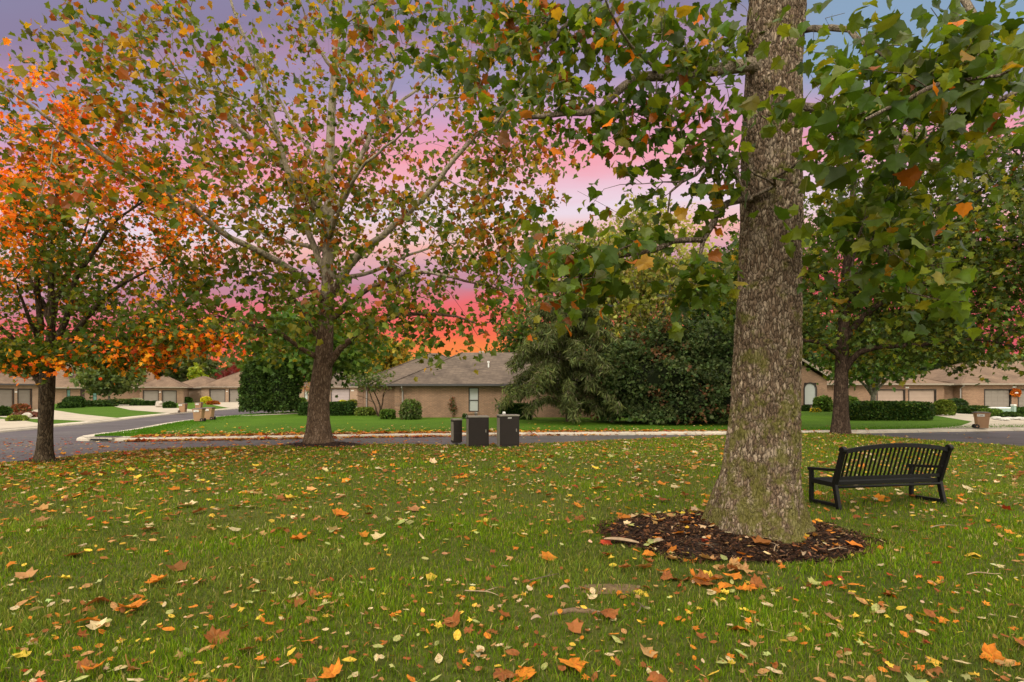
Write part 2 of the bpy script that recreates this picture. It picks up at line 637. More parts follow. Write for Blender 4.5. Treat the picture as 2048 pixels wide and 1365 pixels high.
M['twig'] = plain('twig_bark', (0.11, 0.082, 0.055), 0.9, 0.3, 20)
M['pale_bark'] = plain('peeled_bark', (0.31, 0.22, 0.14), 0.85, 0.25, 14, 0.5, 0.006)
M['root'] = plain('weathered_root', (0.17, 0.115, 0.07), 0.9, 0.35, 22, 0.8, 0.01, (1, 1, 1))
M['bark_big'] = bark_mat('sycamore_bark', (0.034, 0.023, 0.015), (0.195, 0.136, 0.092), (0.36, 0.285, 0.21), None, moss=2.8, scale=1.15)
M['bark_limb'] = bark_mat('sycamore_limb_bark', (0.05, 0.036, 0.026), (0.16, 0.118, 0.085), (0.26, 0.21, 0.165), 4.2, (0.25, 0.20, 0.145), scale=1.6)
M['bark_mid'] = bark_mat('pale_sycamore_bark', (0.045, 0.028, 0.018), (0.125, 0.080, 0.052), (0.20, 0.14, 0.10), 5.0, (0.34, 0.29, 0.21), scale=0.75)
M['bark_dark'] = bark_mat('dark_bark', (0.014, 0.010, 0.006), (0.068, 0.047, 0.028), (0.11, 0.082, 0.052), None, scale=0.8)
M['bark_oak'] = bark_mat('oak_bark', (0.018, 0.011, 0.008), (0.060, 0.038, 0.026), (0.10, 0.068, 0.048), None, scale=0.6)
M['bark_grey'] = bark_mat('smooth_grey_bark', (0.10, 0.09, 0.075), (0.22, 0.20, 0.165), (0.30, 0.28, 0.23), None, scale=0.4)

# ------------------------------------------------------------------ ground, roads, kerbs
ROAD_Z = -0.23
FAR_Z = -0.10


def smooth_line(pts, n=8, closed=False):
    P = [np.array(p, float) for p in pts]
    out = []
    m = len(P)
    for i in range(m if closed else m - 1):
        if closed:
            a, b, c, d = P[(i - 1) % m], P[i], P[(i + 1) % m], P[(i + 2) % m]
        else:
            a, b, c, d = P[max(i - 1, 0)], P[i], P[i + 1], P[min(i + 2, m - 1)]
        for k in range(n):
            t = k / n
            out.append(0.5 * ((2 * b) + (c - a) * t + (2 * a - 5 * b + 4 * c - d) * t * t + (3 * b - a - 3 * c + d) * t ** 3))
    if not closed:
        out.append(P[-1])
    return np.array(out)


ISLAND = smooth_line([(-17, -16), (-16.2, -4), (-15.2, 6), (-14.0, 12.6), (-13.1, 14.9), (-12.3, 17.0), (-9.2, 18.7),
                      (-4.8, 19.4), (-0.4, 19.4), (4.5, 21.4), (9.3, 23.6), (13.0, 24.6), (15.2, 24.0), (16.0, 21.2),
                      (17.6, 18.3), (20, 14), (22, 6), (22, -16)], 6, True)


def sdf(P, poly):
    """signed distance (positive inside) of points (n,2) to a closed polygon"""
    P = np.asarray(P, float)
    A = poly
    B = np.roll(poly, -1, axis=0)
    d = np.full(len(P), 1e9)
    ins = np.zeros(len(P), bool)
    for a, b in zip(A, B):
        ab = b - a
        ap = P - a
        t = np.clip((ap @ ab) / max(ab @ ab, 1e-9), 0, 1)
        q = ap - t[:, None] * ab
        d = np.minimum(d, (q * q).sum(1))
        c = ((a[1] > P[:, 1]) != (b[1] > P[:, 1]))
        den = (b[1] - a[1]) if abs(b[1] - a[1]) > 1e-12 else 1e-12
        ins ^= c & (P[:, 0] < (b[0] - a[0]) * (P[:, 1] - a[1]) / den + a[0])
    d = np.sqrt(d)
    return np.where(ins, d, -d)


def island_z(x, y):
    x = np.asarray(x, float)
    y = np.asarray(y, float)
    s = sdf(np.stack([x.ravel(), y.ravel()], 1), ISLAND).reshape(x.shape)
    z = -0.20 + 0.10 * sstep(0, 0.9, s) + 0.10 * sstep(0.5, 6, s)
    z = z + 0.012 * np.sin(x * 1.7 + y * 0.6) * np.sin(y * 1.3) * sstep(0.5, 2, s)
    return np.where(s < 0, np.maximum(-0.20 + s * 0.35, -0.5), z), s


def gz1(x, y):
    z, s = island_z(np.array([x]), np.array([y]))
    return float(z[0]) if s[0] > -0.05 else (FAR_Z if y > 24 else ROAD_Z)


# giant ground sheet out to the horizon
mb = MB()
R_ = 2600
mb.add([(R_ * math.cos(a), R_ * math.sin(a), -0.7) for a in [i * math.pi / 24 for i in range(48)]], [tuple(range(48))])
tag(mb.build('ground', M['terrain']), 'wide flat green ground running to the horizon', None, None, 'structure')

# road sheet
mb = MB()
mb.add([(-34, -60, ROAD_Z), (70, -60, ROAD_Z), (70, 140, ROAD_Z), (-34, 140, ROAD_Z)], [(0, 1, 2, 3)])
tag(mb.build('road', M['asphalt']), 'dark worn asphalt street curving round the lawn', None, None, 'structure')

# near lawn
gx = np.arange(-26, 27.01, 0.22)
gy = np.arange(-18, 28.01, 0.22)
GX, GY = np.meshgrid(gx, gy)
GZ, GS = island_z(GX, GY)
V = np.stack([GX.ravel(), GY.ravel(), GZ.ravel()], 1)
nx = len(gx)
ii = (np.arange(len(gy) - 1)[:, None] * nx + np.arange(nx - 1)[None, :]).ravel()
Fq = np.stack([ii, ii + 1, ii + nx + 1, ii + nx], 1)
keep = GS.ravel()[Fq].max(1) > -0.9
o = link('lawn', np_mesh('lawn', V, Fq[keep], None, True), M['lawn'])
tag(o, 'leaf strewn mown lawn mound under the trees', None, None, 'structure')

KERB_A = smooth_line([(75, 31), (40, 29), (25.6, 27.1), (15.7, 25.3), (7, 24.5), (-0.5, 24.0), (-6, 23.2), (-11, 22.2), (-14.5, 21.5),
                      (-16.6, 21.4), (-17.6, 21.9), (-18.1, 23.4), (-18.9, 27), (-20.5, 32), (-21.7, 38), (-21.8, 45),
                      (-20.5, 55), (-18.5, 70), (-17, 130)], 8)
KERB_B = smooth_line([(-24.4, -60), (-24.0, 10), (-23.9, 20), (-24.4, 25.8), (-25.2, 30), (-26.1, 35), (-27.9, 41.5), (-30, 52),
                      (-31, 64), (-31, 80), (-29, 130)], 8)


def line_normals(pl, side):
    t = np.gradient(pl, axis=0)
    t /= np.linalg.norm(t, axis=1)[:, None]
    return np.stack([t[:, 1], -t[:, 0]], 1) * side      # side +1: right of travel


def kerb(name, pl, side, label):
    nrm = line_normals(pl, side)
    prof = [(0.0, -0.02), (0.03, 0.075), (0.12, 0.12), (0.62, 0.125), (0.66, 0.10), (0.66, -0.1)]
    V, Fq = [], []
    k = len(prof)
    for p, n in zip(pl, nrm):
        for o_, z in prof:
            V.append((p[0] + n[0] * o_, p[1] + n[1] * o_, ROAD_Z + z))
    for i in range(len(pl) - 1):
        for j in range(k - 1):
            q = (i * k + j, i * k + j + 1, (i + 1) * k + j + 1, (i + 1) * k + j)
            Fq.append(q if side < 0 else q[::-1])
    ob = link(name, np_mesh(name, V, Fq, None, False), M['gutter_concrete'])
    tag(ob, label, None, None, 'structure')
    return pl + nrm * 0.64


def flat_sheet(name, poly, z, mat, label):
    from mathutils.geometry import tessellate_polygon
    vs = [Vector((p[0], p[1], z)) for p in poly]
    tris = tessellate_polygon([vs])
    fs = []
    for t in tris:
        a, b, c = (vs[i] for i in t)
        fs.append(t if (b - a).cross(c - a).z > 0 else (t[0], t[2], t[1]))
    me = bpy.data.meshes.new(name)
    me.from_pydata([tuple(v) for v in vs], [], fs)
    ob = link(name, me, mat)
    if label:
        tag(ob, label, None, None, 'structure')
    return ob


ka = kerb('kerb', KERB_A, 1, 'pale concrete kerb round the corner lawn opposite')
kb = kerb('kerb', KERB_B, -1, 'pale concrete kerb along the far side of the side street')
FAR_POLY = np.vstack([ka, [(75, 130)]])
flat_sheet('lawn_across_street', FAR_POLY, FAR_Z, M['lawn_far'], 'bright mown lawn across the street')
LEFT_POLY = np.vstack([kb, [(-130, 130), (-130, -60)]])
flat_sheet('lawn_side_street', LEFT_POLY, FAR_Z, M['lawn_far'], 'bright mown lawns beyond the side street')


def drive(pts, label, z=FAR_Z + 0.006, mat=None, name='driveway'):
    flat_sheet(name, pts, z, mat or M['concrete'], label)


drive([(20.0, 26.45), (25.6, 27.3), (36, 28.9), (33.5, 33.5), (35.4, 40), (41, 50), (45, 55.9), (37.2, 55.9), (35.0, 48), (32.4, 41.5), (28, 33), (24.0, 29.0)],
      'pale concrete driveway on the far right')
drive([(38, 29.3), (44, 30), (54, 55.9), (48, 55.9), (42, 45)], 'second concrete driveway on the far right', FAR_Z + 0.008)
drive([(-24.55, 24.6), (-25.2, 29.4), (-27.5, 31.5), (-33, 36), (-43, 38), (-43, 30), (-34, 26)], 'concrete driveway nearest on the side street')
drive([(-25.9, 33.4), (-26.9, 37.2), (-35, 44), (-48.4, 56.5), (-51.5, 47), (-46, 45), (-36, 38.5)], 'concrete driveway sweeping to the grey garage doors', FAR_Z + 0.008)
drive([(-29.0, 46), (-30.4, 53), (-44, 68), (-55.5, 85.9), (-61.5, 85.9), (-50, 68), (-38, 54)], 'pale driveway behind the waste bins', FAR_Z + 0.007)
drive([(-31.2, 60), (-31.3, 78), (-46.2, 94.9), (-54, 94.9), (-46, 82), (-38, 70)], 'pale driveway to the farthest garage', FAR_Z + 0.009)
drive([(-26.5, 93), (-32, 93), (-27.5, 62), (-22.5, 58), (-21, 62)], 'pale driveway behind the clipped hedge', FAR_Z + 0.007)
pth = smooth_line([(-20.6, 40.6), (-18.8, 44), (-17.0, 47), (-13.6, 49.0)], 6)
pn = line_normals(pth, 1)
drive(list(map(tuple, pth + pn * 0.6)) + list(map(tuple, (pth - pn * 0.6)[::-1])), 'narrow concrete footpath across the corner lawn', FAR_Z + 0.012, None, 'path')


# ------------------------------------------------------------------ houses
def wall_with_openings(mb, x0, x1, y, z0, z1, ops, th=0.22):
    ops = sorted(ops)
    cx = x0
    for a, b, za, zb in ops:
        if a > cx:
            mb.box(cx, a, y, y + th, z0, z1)
        if za > z0 + 0.01:
            mb.box(a, b, y, y + th, z0, za)
        if zb < z1 - 0.01:
            mb.box(a, b, y, y + th, zb, z1)
        cx = b
    if cx < x1:
        mb.box(cx, x1, y, y + th, z0, z1)


def hip_roof(mb, x0, x1, y0, y1, ze, pitch, ridge=None):
    dx, dy = x1 - x0, y1 - y0
    ym, xm = (y0 + y1) / 2, (x0 + x1) / 2
    if ridge == 'gable':      # gable facing the street, ridge along y
        zr = ze + pitch * dx / 2
        vs = [(x0, y0, ze), (x1, y0, ze), (x1, y1, ze), (x0, y1, ze), (xm, y0, zr), (xm, y1, zr)]
        t = 0.12
        up = [(a, b, c + t) for a, b, c in vs]
        mb.add(vs + up, [(0, 4, 5, 3), (4, 1, 2, 5), (6, 9, 11, 10), (10, 11, 8, 7), (0, 6, 10, 4), (4, 10, 7, 1), (1, 7, 8, 2), (0, 3, 9, 6), (3, 5, 11, 9), (5, 2, 8, 11)])
        return zr
    if dx >= dy:
        r = dy / 2
        a, b = (x0 + r, ym), (x1 - r, ym)
        zr = ze + pitch * r
        vs = [(x0, y0, ze), (x1, y0, ze), (x1, y1, ze), (x0, y1, ze), (*a, zr), (*b, zr)]
        fs = [(0, 1, 5, 4), (1, 2, 5), (2, 3, 4, 5), (3, 0, 4), (3, 2, 1, 0)]
    else:
        r = dx / 2
        a, b = (xm, y0 + r), (xm, y1 - r)
        zr = ze + pitch * r
        vs = [(x0, y0, ze), (x1, y0, ze), (x1, y1, ze), (x0, y1, ze), (*a, zr), (*b, zr)]
        fs = [(0, 1, 4), (1, 2, 5, 4), (2, 3, 5), (3, 0, 4, 5), (3, 2, 1, 0)]
    mb.add(vs, fs)
    return zr


def house(name, label, X, Y, blocks, wall, roof, gut, group='brick houses along the street', door=None, rot=0.0):
    root = empty(name, (X, Y, FAR_Z - 0.02), rot)
    tag(root, label, 'house', group)
    for i, b in enumerate(blocks):
        w, r, g = MB(), MB(), MB()
        x0, x1, y0, y1, h = b['box']
        oh = b.get('oh', 0.45)
        ops = b.get('ops', [])
        hw = h - 0.03 - 0.004 * i
        wall_with_openings(w, x0, x1, y0, -0.1, hw, [(o[1], o[2], o[3], o[4]) for o in ops])
        w.box(x0 + 0.003, x1 - 0.003, y0 + 0.223, y1, -0.1, hw - 0.003)
        zr = hip_roof(r, x0 - oh, x1 + oh, y0 - oh, y1 + oh, h, b['pitch'], b.get('ridge'))
        if b.get('ridge') == 'gable':
            xm = (x0 + x1) / 2
            zt = hw + (zr - h) * (x1 - x0) / (x1 - x0 + 2 * oh)
            w.add([(x0, y0 + .01, hw), (x1, y0 + .01, hw), (xm, y0 + .01, zt), (x0, y0 + .2, hw), (x1, y0 + .2, hw), (xm, y0 + .2, zt)],
                  [(0, 1, 2), (5, 4, 3), (0, 2, 5, 3), (1, 4, 5, 2)])
            for s in (x0 - oh, x1 + oh):
                g.bar((s, y0 - oh - 0.03, h), (xm, y0 - oh - 0.03, zr), 0.05, 0.2)
                g.bar((s, y0 - oh, h - 0.02), (s, y1 + oh, h - 0.02), 0.1, 0.16)
        else:
            e = 0.06
            for a, c in (((x0 - oh - e, y0 - oh - e / 2), (x1 + oh + e, y0 - oh - e / 2)), ((x0 - oh - e / 2, y0 - oh), (x0 - oh - e / 2, y1 + oh)),
                         ((x1 + oh + e / 2, y0 - oh), (x1 + oh + e / 2, y1 + oh)), ((x0 - oh - e, y1 + oh + e / 2), (x1 + oh + e, y1 + oh + e / 2))):
                g.bar((*a, h - 0.055), (*c, h - 0.055), 0.12, 0.15)
            # ridge and hip caps
            dx, dy = x1 - x0 + 2 * oh, y1 - y0 + 2 * oh
            rr = min(dx, dy) / 2
            for sx in (0, 1):
                for sy in (0, 1):
                    cx, cy = (x0 - oh, x1 + oh)[sx], (y0 - oh, y1 + oh)[sy]
                    px, py = cx + (rr if sx == 0 else -rr), cy + (rr if sy == 0 else -rr)
                    r.bar((cx, cy, h + 0.015), (px, py, zr + 0.015), 0.16, 0.03)
        for o in ops:
            kind, a, c, za, zb = o[:5]
            if kind == 'garage':
                d = MB()
                ns = 5
                hh = (zb - za) / ns
                for k in range(ns):
                    d.box(a + 0.02, c - 0.02, y0 + 0.13, y0 + 0.2, za + k * hh + 0.006, za + (k + 1) * hh - 0.006)
                    if b.get('panels'):
                        for q in range(4):
                            qa = a + 0.02 + (c - a - 0.04) * (q + 0.14) / 4
                            qb = a + 0.02 + (c - a - 0.04) * (q + 0.86) / 4
                            d.box(qa, qb, y0 + 0.105, y0 + 0.13, za + k * hh + 0.1, za + (k + 1) * hh - 0.1)
                dd = d.build('garage_door', M[door or 'garage_grey'], root)
                f = MB()
                f.box(a - 0.1, a, y0 - 0.02, y0 + 0.2, za, zb)
                f.box(c, c + 0.1, y0 - 0.02, y0 + 0.2, za, zb)
                f.box(a - 0.1, c + 0.1, y0 - 0.021, y0 + 0.2, zb, zb + 0.1)
                f.build('frame', M['dark_trim'] if not b.get('pale_frame') else M['gutter_tan'], dd)
            elif kind == 'window':
                f = MB()
                t = 0.07
                f.box(a, a + t, y0 + 0.03, y0 + 0.12, za, zb)
                f.box(c - t, c, y0 + 0.03, y0 + 0.12, za, zb)
                f.box(a + t, c - t, y0 + 0.032, y0 + 0.12, zb - t, zb)
                f.box(a + t, c - t, y0 + 0.032, y0 + 0.12, za, za + t)
                zm = (za + zb) / 2 - 0.05
                f.box(a + t, c - t, y0 + 0.034, y0 + 0.12, zm - 0.03, zm + 0.03)
                ff = f.build('window', M['dark_trim'], root)
                MB().box(a + t, c - t, y0 + 0.08, y0 + 0.1, za + t, zb - t).build('pane', M[o[5] if len(o) > 5 else 'blind'], ff)
                MB().box(a - 0.06, c + 0.06, y0 - 0.06, y0 + 0.03, za - 0.14, za - 0.004).build('sill', wall, ff)
            elif kind == 'door':
                d = MB()
                d.box(a + 0.03, c - 0.03, y0 + 0.12, y0 + 0.19, za, zb - 0.03)
                d.box(a + 0.2, c - 0.2, y0 + 0.1, y0 + 0.12, zb - 1.0, zb - 0.3)
                d.box(a + 0.2, c - 0.2, y0 + 0.1, y0 + 0.12, za + 0.2, za + 0.85)
                dd = d.build('door', M['door_dark'], root)
                MB().box(c - 0.18, c - 0.12, y0 + 0.06, y0 + 0.12, za + 0.95, za + 1.1).build('handle', M['rock'], dd)
            elif kind == 'arch':
                xm, rr = (a + c) / 2, (c - a) / 2
                f = MB()
                pts = [(a, za)] + [(xm - rr * math.cos(t), zb - rr + rr * math.sin(t)) for t in [math.pi * q / 12 for q in range(13)]] + [(c, za)]
                f.poly([(p[0], y0 + 0.0, p[1]) for p in pts], 0.12, 0.1, (0, 1, 0))
                f.bar((a, y0, za), (c, y0, za), 0.12, 0.1, (0, 1, 0))
                ff = f.build('window', M['dark_trim'], root)
                d = MB()
                n = len(pts)
                d.add([(p[0], y0 + 0.05, p[1]) for p in pts] + [(p[0], y0 + 0.08, p[1]) for p in pts],
                      [tuple(range(n))] + [tuple(range(2 * n - 1, n - 1, -1))] + [(i, i + n, (i + 1) % n + n, (i + 1) % n) for i in range(n)])
                d.build('pane', M['blind'], ff)
                k = MB()
                k.box(a, xm + rr, y0 + 0.075, y0 + 0.2, zb - rr, zb)
                k.build('arch_backing', M['dark_trim'], ff)
        for s in b.get('spouts', []):
            sp = MB()
            sp.tube([(s, y0 - oh + 0.02, h - 0.12), (s, y0 - oh + 0.02, h - 0.22), (s, y0 - 0.07, h - 0.5), (s, y0 - 0.07, 0.12), (s, y0 - 0.3, 0.03)], 0.055, 6)
            sp.build('downspout', M['downspout'], root)
        for s0, s1 in b.get('quoins', []):
            q = MB()
            hq = (h - 0.3) / 7
            for k in range(7):
                q.box(s0, s1, y0 - 0.045, y0 - 0.002, k * hq + 0.02, (k + 1) * hq - 0.035)
            q.build('quoin', wall, root)
        for (s0, s1, zz0, zz1) in b.get('plates', []):
            MB().box(s0, s1, y0 - 0.03, y0 - 0.003, zz0, zz1).build('house_number_plate', M['white'], root)
        w.build('wall', wall, root)
        r.build('roof', roof, root)
        g.build('gutter', gut, root)
    return root


def along(px, X0, Y0, th):
    """local x on a wall through (X0, Y0) turned by th that the view ray of column px meets"""
    k = (px - 1024) / F
    c, s = math.cos(th), math.sin(th)
    return -(Y0 * k - X0) / (k * s - c)


def skylight(root, x, y, z, slope, w=0.7, l=1.1):
    m = Matrix.Translation((x, y, z)) @ Matrix.Rotation(slope, 4, 'X')
    sk = MB().box(-w / 2, w / 2, -l / 2, l / 2, -0.05, 0.09, m).build('skylight', M['gutter'], root)
    MB().box(-w / 2 + 0.06, w / 2 - 0.06, -l / 2 + 0.06, l / 2 - 0.06, 0.085, 0.11, m).build('pane', M['skylight'], sk)


# main house opposite
hm = house('brick_house', 'long low tan brick house with grey hip roof and one narrow front window', 0, 38.5, [
    dict(box=(-8.27, 8.2, 0, 8.7, 2.38), pitch=0.533, oh=0.45, ops=[('window', -3.08, -2.36, 0.42, 2.15)], spouts=[-7.75], quoins=[(-8.32, -7.95)]),
    dict(box=(-12.2, -1.5, 4.5, 14.5, 2.42), pitch=0.52, oh=0.45, spouts=[-11.5], quoins=[(-12.25, -11.8), (-9.1, -8.6)]),
    dict(box=(-15.5, -6, 22, 30, 2.4), pitch=0.5, oh=0.45),
], M['brick'], M['shingle'], M['gutter'])
MB().tube([(-1.75, 2.0, 3.2), (-1.75, 2.0, 4.05)], 0.06, 8).tube([(-1.75, 2.0, 4.0), (-1.75, 2.0, 4.12)], 0.10, 8).build('roof_vent', M['white'], hm)
MB().box(-2.7, -2.3, 5.6, 5.9, 4.6, 5.15).build('chimney_pipe', M['rock'], hm)

# right-hand pair
hf = house('brick_house', 'brick house behind the long clipped hedge with two pale tan garage doors and arched window', 0, 56.0, [
    dict(box=(31.2, 44.6, 0, 11, 2.67), pitch=0.36, oh=0.5, ops=[('garage', 37.75, 40.5, 0, 2.0), ('garage', 41.0, 43.7, 0, 2.0)], plates=[(40.6, 40.95, 2.2, 2.36)]),
    dict(box=(25.4, 31.0, -2.6, 4, 3.05), pitch=0.62, oh=0.45, ridge='gable', ops=[('arch', 28.75, 29.95, 0.55, 2.72)]),
    dict(box=(30.4, 36.2, 2, 9, 3.3), pitch=0.55, oh=0.4),
], M['brick'], M['shingle_tan'], M['gutter_tan'], door='garage_tan')
hg = house('brick_house', 'brick house at the far right with panelled grey garage doors and orange wreath', 0, 56.0, [
    dict(box=(46.0, 64, -0.6, 12, 2.67), pitch=0.40, oh=0.5, panels=True, ops=[('garage', 48.3, 50.9, 0, 2.02), ('garage', 51.75, 54.4, 0, 2.02)],
         spouts=[45.75], quoins=[(45.96, 46.6)], plates=[(51.1, 51.5, 2.25, 2.4)]),
    dict(box=(44.75, 46.2, 0.6, 9, 2.6), pitch=0.36, oh=0.35),
], M['brick'], M['shingle_tan'], M['gutter_tan'], door='garage_grey')
# far left group
TA, XA, YA = math.radians(72), -48.9, 56.0
ax = lambda px: along(px, XA, YA, TA)
ha = house('brick_house', 'nearest brick house on the side street with two grey garage doors', XA, YA, [
    dict(box=(-14, 0.0, 0, 10, 2.62), pitch=0.45, oh=0.5, ops=[('garage', ax(-14), ax(26), 0, 2.06), ('garage', ax(37), ax(62), 0, 2.06)],
         plates=[(ax(29), ax(34), 1.75, 1.9)]),
], M['brick_pink'], M['shingle_tan'], M['gutter'], rot=TA)
TB, YB = math.radians(26), 88.0
XB = (362 - 1024) / F * YB
bx = lambda px: along(px, XB, YB, TB)
hb = house('brick_house', 'brick house with skylight and red chimney behind the light green tree', XB, YB, [
    dict(box=(-22, -5.4, 1.5, 13, 2.5), pitch=0.62, oh=0.5, ops=[('window', bx(127), bx(135), 0.3, 2.2, 'teal_glass'), ('door', bx(155), bx(164), 0.0, 2.2), ('window', bx(180), bx(189), 0.3, 2.2, 'teal_glass')]),
    dict(box=(-5.6, 0.35, 0, 9.5, 2.6), pitch=0.55, oh=0.5, ops=[('garage', bx(287), bx(316), 0, 1.98), ('garage', bx(325), bx(352), 0, 1.98)], plates=[(bx(318), bx(322), 1.7, 1.85)]),
], M['brick'], M['shingle_tan'], M['gutter_tan'], rot=TB)
skylight(hb, bx(127), 3.6, 4.55, math.atan(0.62))
MB().box(-5.6, -4.5, 6.0, 7.0, 3.5, 6.4).box(-5.7, -4.4, 5.9, 7.1, 6.4, 6.55).build('chimney', M['brick'], hb)
hc = house('brick_house', 'farthest brick house with two grey garage doors and an orange yard figure', 0, 95.0, [
    dict(box=(-54.4, -41, 0, 11, 2.72), pitch=0.56, oh=0.5, ops=[('garage', -52.9, -50.3, 0, 2.2), ('garage', -49.5, -46.9, 0, 2.2)], plates=[(-50.05, -49.75, 1.85, 2.0)]),
    dict(box=(-62, -54.3, 3, 12, 2.6), pitch=0.5, oh=0.5),
], M['brick_pink'], M['shingle_tan'], M['gutter_tan'])
skylight(hc, -46.8, 2.6, 4.5, math.atan(0.56))
hd = house('brick_house', 'pinkish brick house with mauve garage door glimpsed behind the hedge', 0, 93.0, [
    dict(box=(-37, -25.5, 0, 10, 2.7), pitch=0.5, oh=0.5, ops=[('garage', -31.0, -27.9, 0, 2.25), ('window', -35.6, -35.0, 0.5, 2.2)], plates=[(-27.6, -27.1, 1.95, 2.15)]),
], M['brick_pink'], M['shingle'], M['gutter_tan'], door='garage_mauve')

# ------------------------------------------------------------------ leaves and trees
def norm(a):
    return a / np.maximum(np.linalg.norm(a, axis=-1, keepdims=True), 1e-9)


def fan(outline, center=None, curl=0.15, fold=0.25):
    o = np.array(outline, float)
    V = o if center is None else np.vstack([o, center])
    z = fold * np.abs(V[:, 0]) - curl * (V[:, 1] - 0.3) ** 2
    V = np.column_stack([V, z])
    n = len(o)
    if center is None:
        Fc = np.array([(0, i, i + 1) for i in range(1, n - 1)])
    else:
        Fc = np.array([(n, i, (i + 1) % n) for i in range(n)])
    return V, Fc


def mirror(half):
    return half + [(-x, y) for x, y in half[::-1] if abs(x) > 1e-6]


SYC = fan(mirror([(0, 0.0), (0.13, -0.09), (0.31, -0.05), (0.48, 0.01), (0.42, 0.15), (0.52, 0.27), (0.63, 0.46), (0.47, 0.47), (0.36, 0.56), (0.31, 0.72), (0.15, 0.77), (0, 1.0)]), (0, 0.32), 0.22, 0.2)
SYC_S = fan(mirror([(0, -0.02), (0.44, 0.0), (0.38, 0.24), (0.56, 0.50), (0.30, 0.64), (0, 1.0)]), (0, 0.3), 0.3, 0.35)
OVAL = fan(mirror([(0, 0), (0.20, 0.15), (0.30, 0.45), (0.18, 0.8), (0, 1.0)]), None, 0.25, 0.3)
MAPLE = fan(mirror([(0, 0), (0.42, 0.12), (0.22, 0.36), (0.46, 0.66), (0.13, 0.66), (0, 1.0)]), None, 0.1, 0.2)
CLUMP = fan([(0, 0), (0.45, 0.1), (0.38, 0.42), (0.62, 0.7), (0.2, 0.72), (0, 1.05), (-0.22, 0.66), (-0.55, 0.74), (-0.36, 0.36), (-0.5, 0.08)], (0, 0.4), 0.3, 0.3)
SPRAY = fan([(0, 0), (0.07, 0.25), (0.10, 0.5), (0.03, 1.0), (-0.05, 0.7), (-0.09, 0.35)], None, 0.2, 0.2)


def scatter(pos, size, col, tmpl, rng, up=0.35, hang=0.5, lean=None):
    """one template copied to every position: returns V, F, face colours"""
    n = len(pos)
    T, Fc = tmpl
    nn = rng.normal(size=(n, 3)) * (1 - up)
    nn[:, 2] += up * np.where(rng.random(n) < 0.93, 1, -1)
    nn = norm(nn)
    t = rng.normal(size=(n, 3))
    if lean is not None:
        t = t * 0.6 + lean
    t[:, 2] -= hang * 1.6
    t = t - (t * nn).sum(1)[:, None] * nn
    t = norm(t)
    b = np.cross(t, nn)
    s = np.asarray(size, float).reshape(-1, 1)
    V = (pos[:, None, :] + (s * b)[:, None, :] * T[None, :, 0:1] + (s * t)[:, None, :] * T[None, :, 1:2] + (s * nn)[:, None, :] * T[None, :, 2:3])
    k = len(T)
    FF = (np.arange(n)[:, None, None] * k + Fc[None]).reshape(-1, 3)
    return V.reshape(-1, 3), FF, np.repeat(col, len(Fc), axis=0)


def join(parts):
    Vs, Fs, Cs, n = [], [], [], 0
    for V, Fc, C in parts:
        Vs.append(V)
        Fs.append(Fc + n)
        Cs.append(C)
        n += len(V)
    return np.vstack(Vs), np.vstack(Fs), np.vstack(Cs)


def palette(rng, n, cols, weights, var=0.18):
    c = np.array(cols, float)
    w = np.array(weights, float)
    i = rng.choice(len(c), n, p=w / w.sum())
    return np.clip(c[i] * (1 + var * rng.normal(size=(n, 1))) * (1 + 0.06 * rng.normal(size=(n, 3))), 0.002, 0.9)


def clump_noise(pos, scale, seed=0.0):
    return np.array([noise.noise(Vector((p[0] * scale + seed, p[1] * scale - seed, p[2] * scale + 2 * seed))) for p in pos])


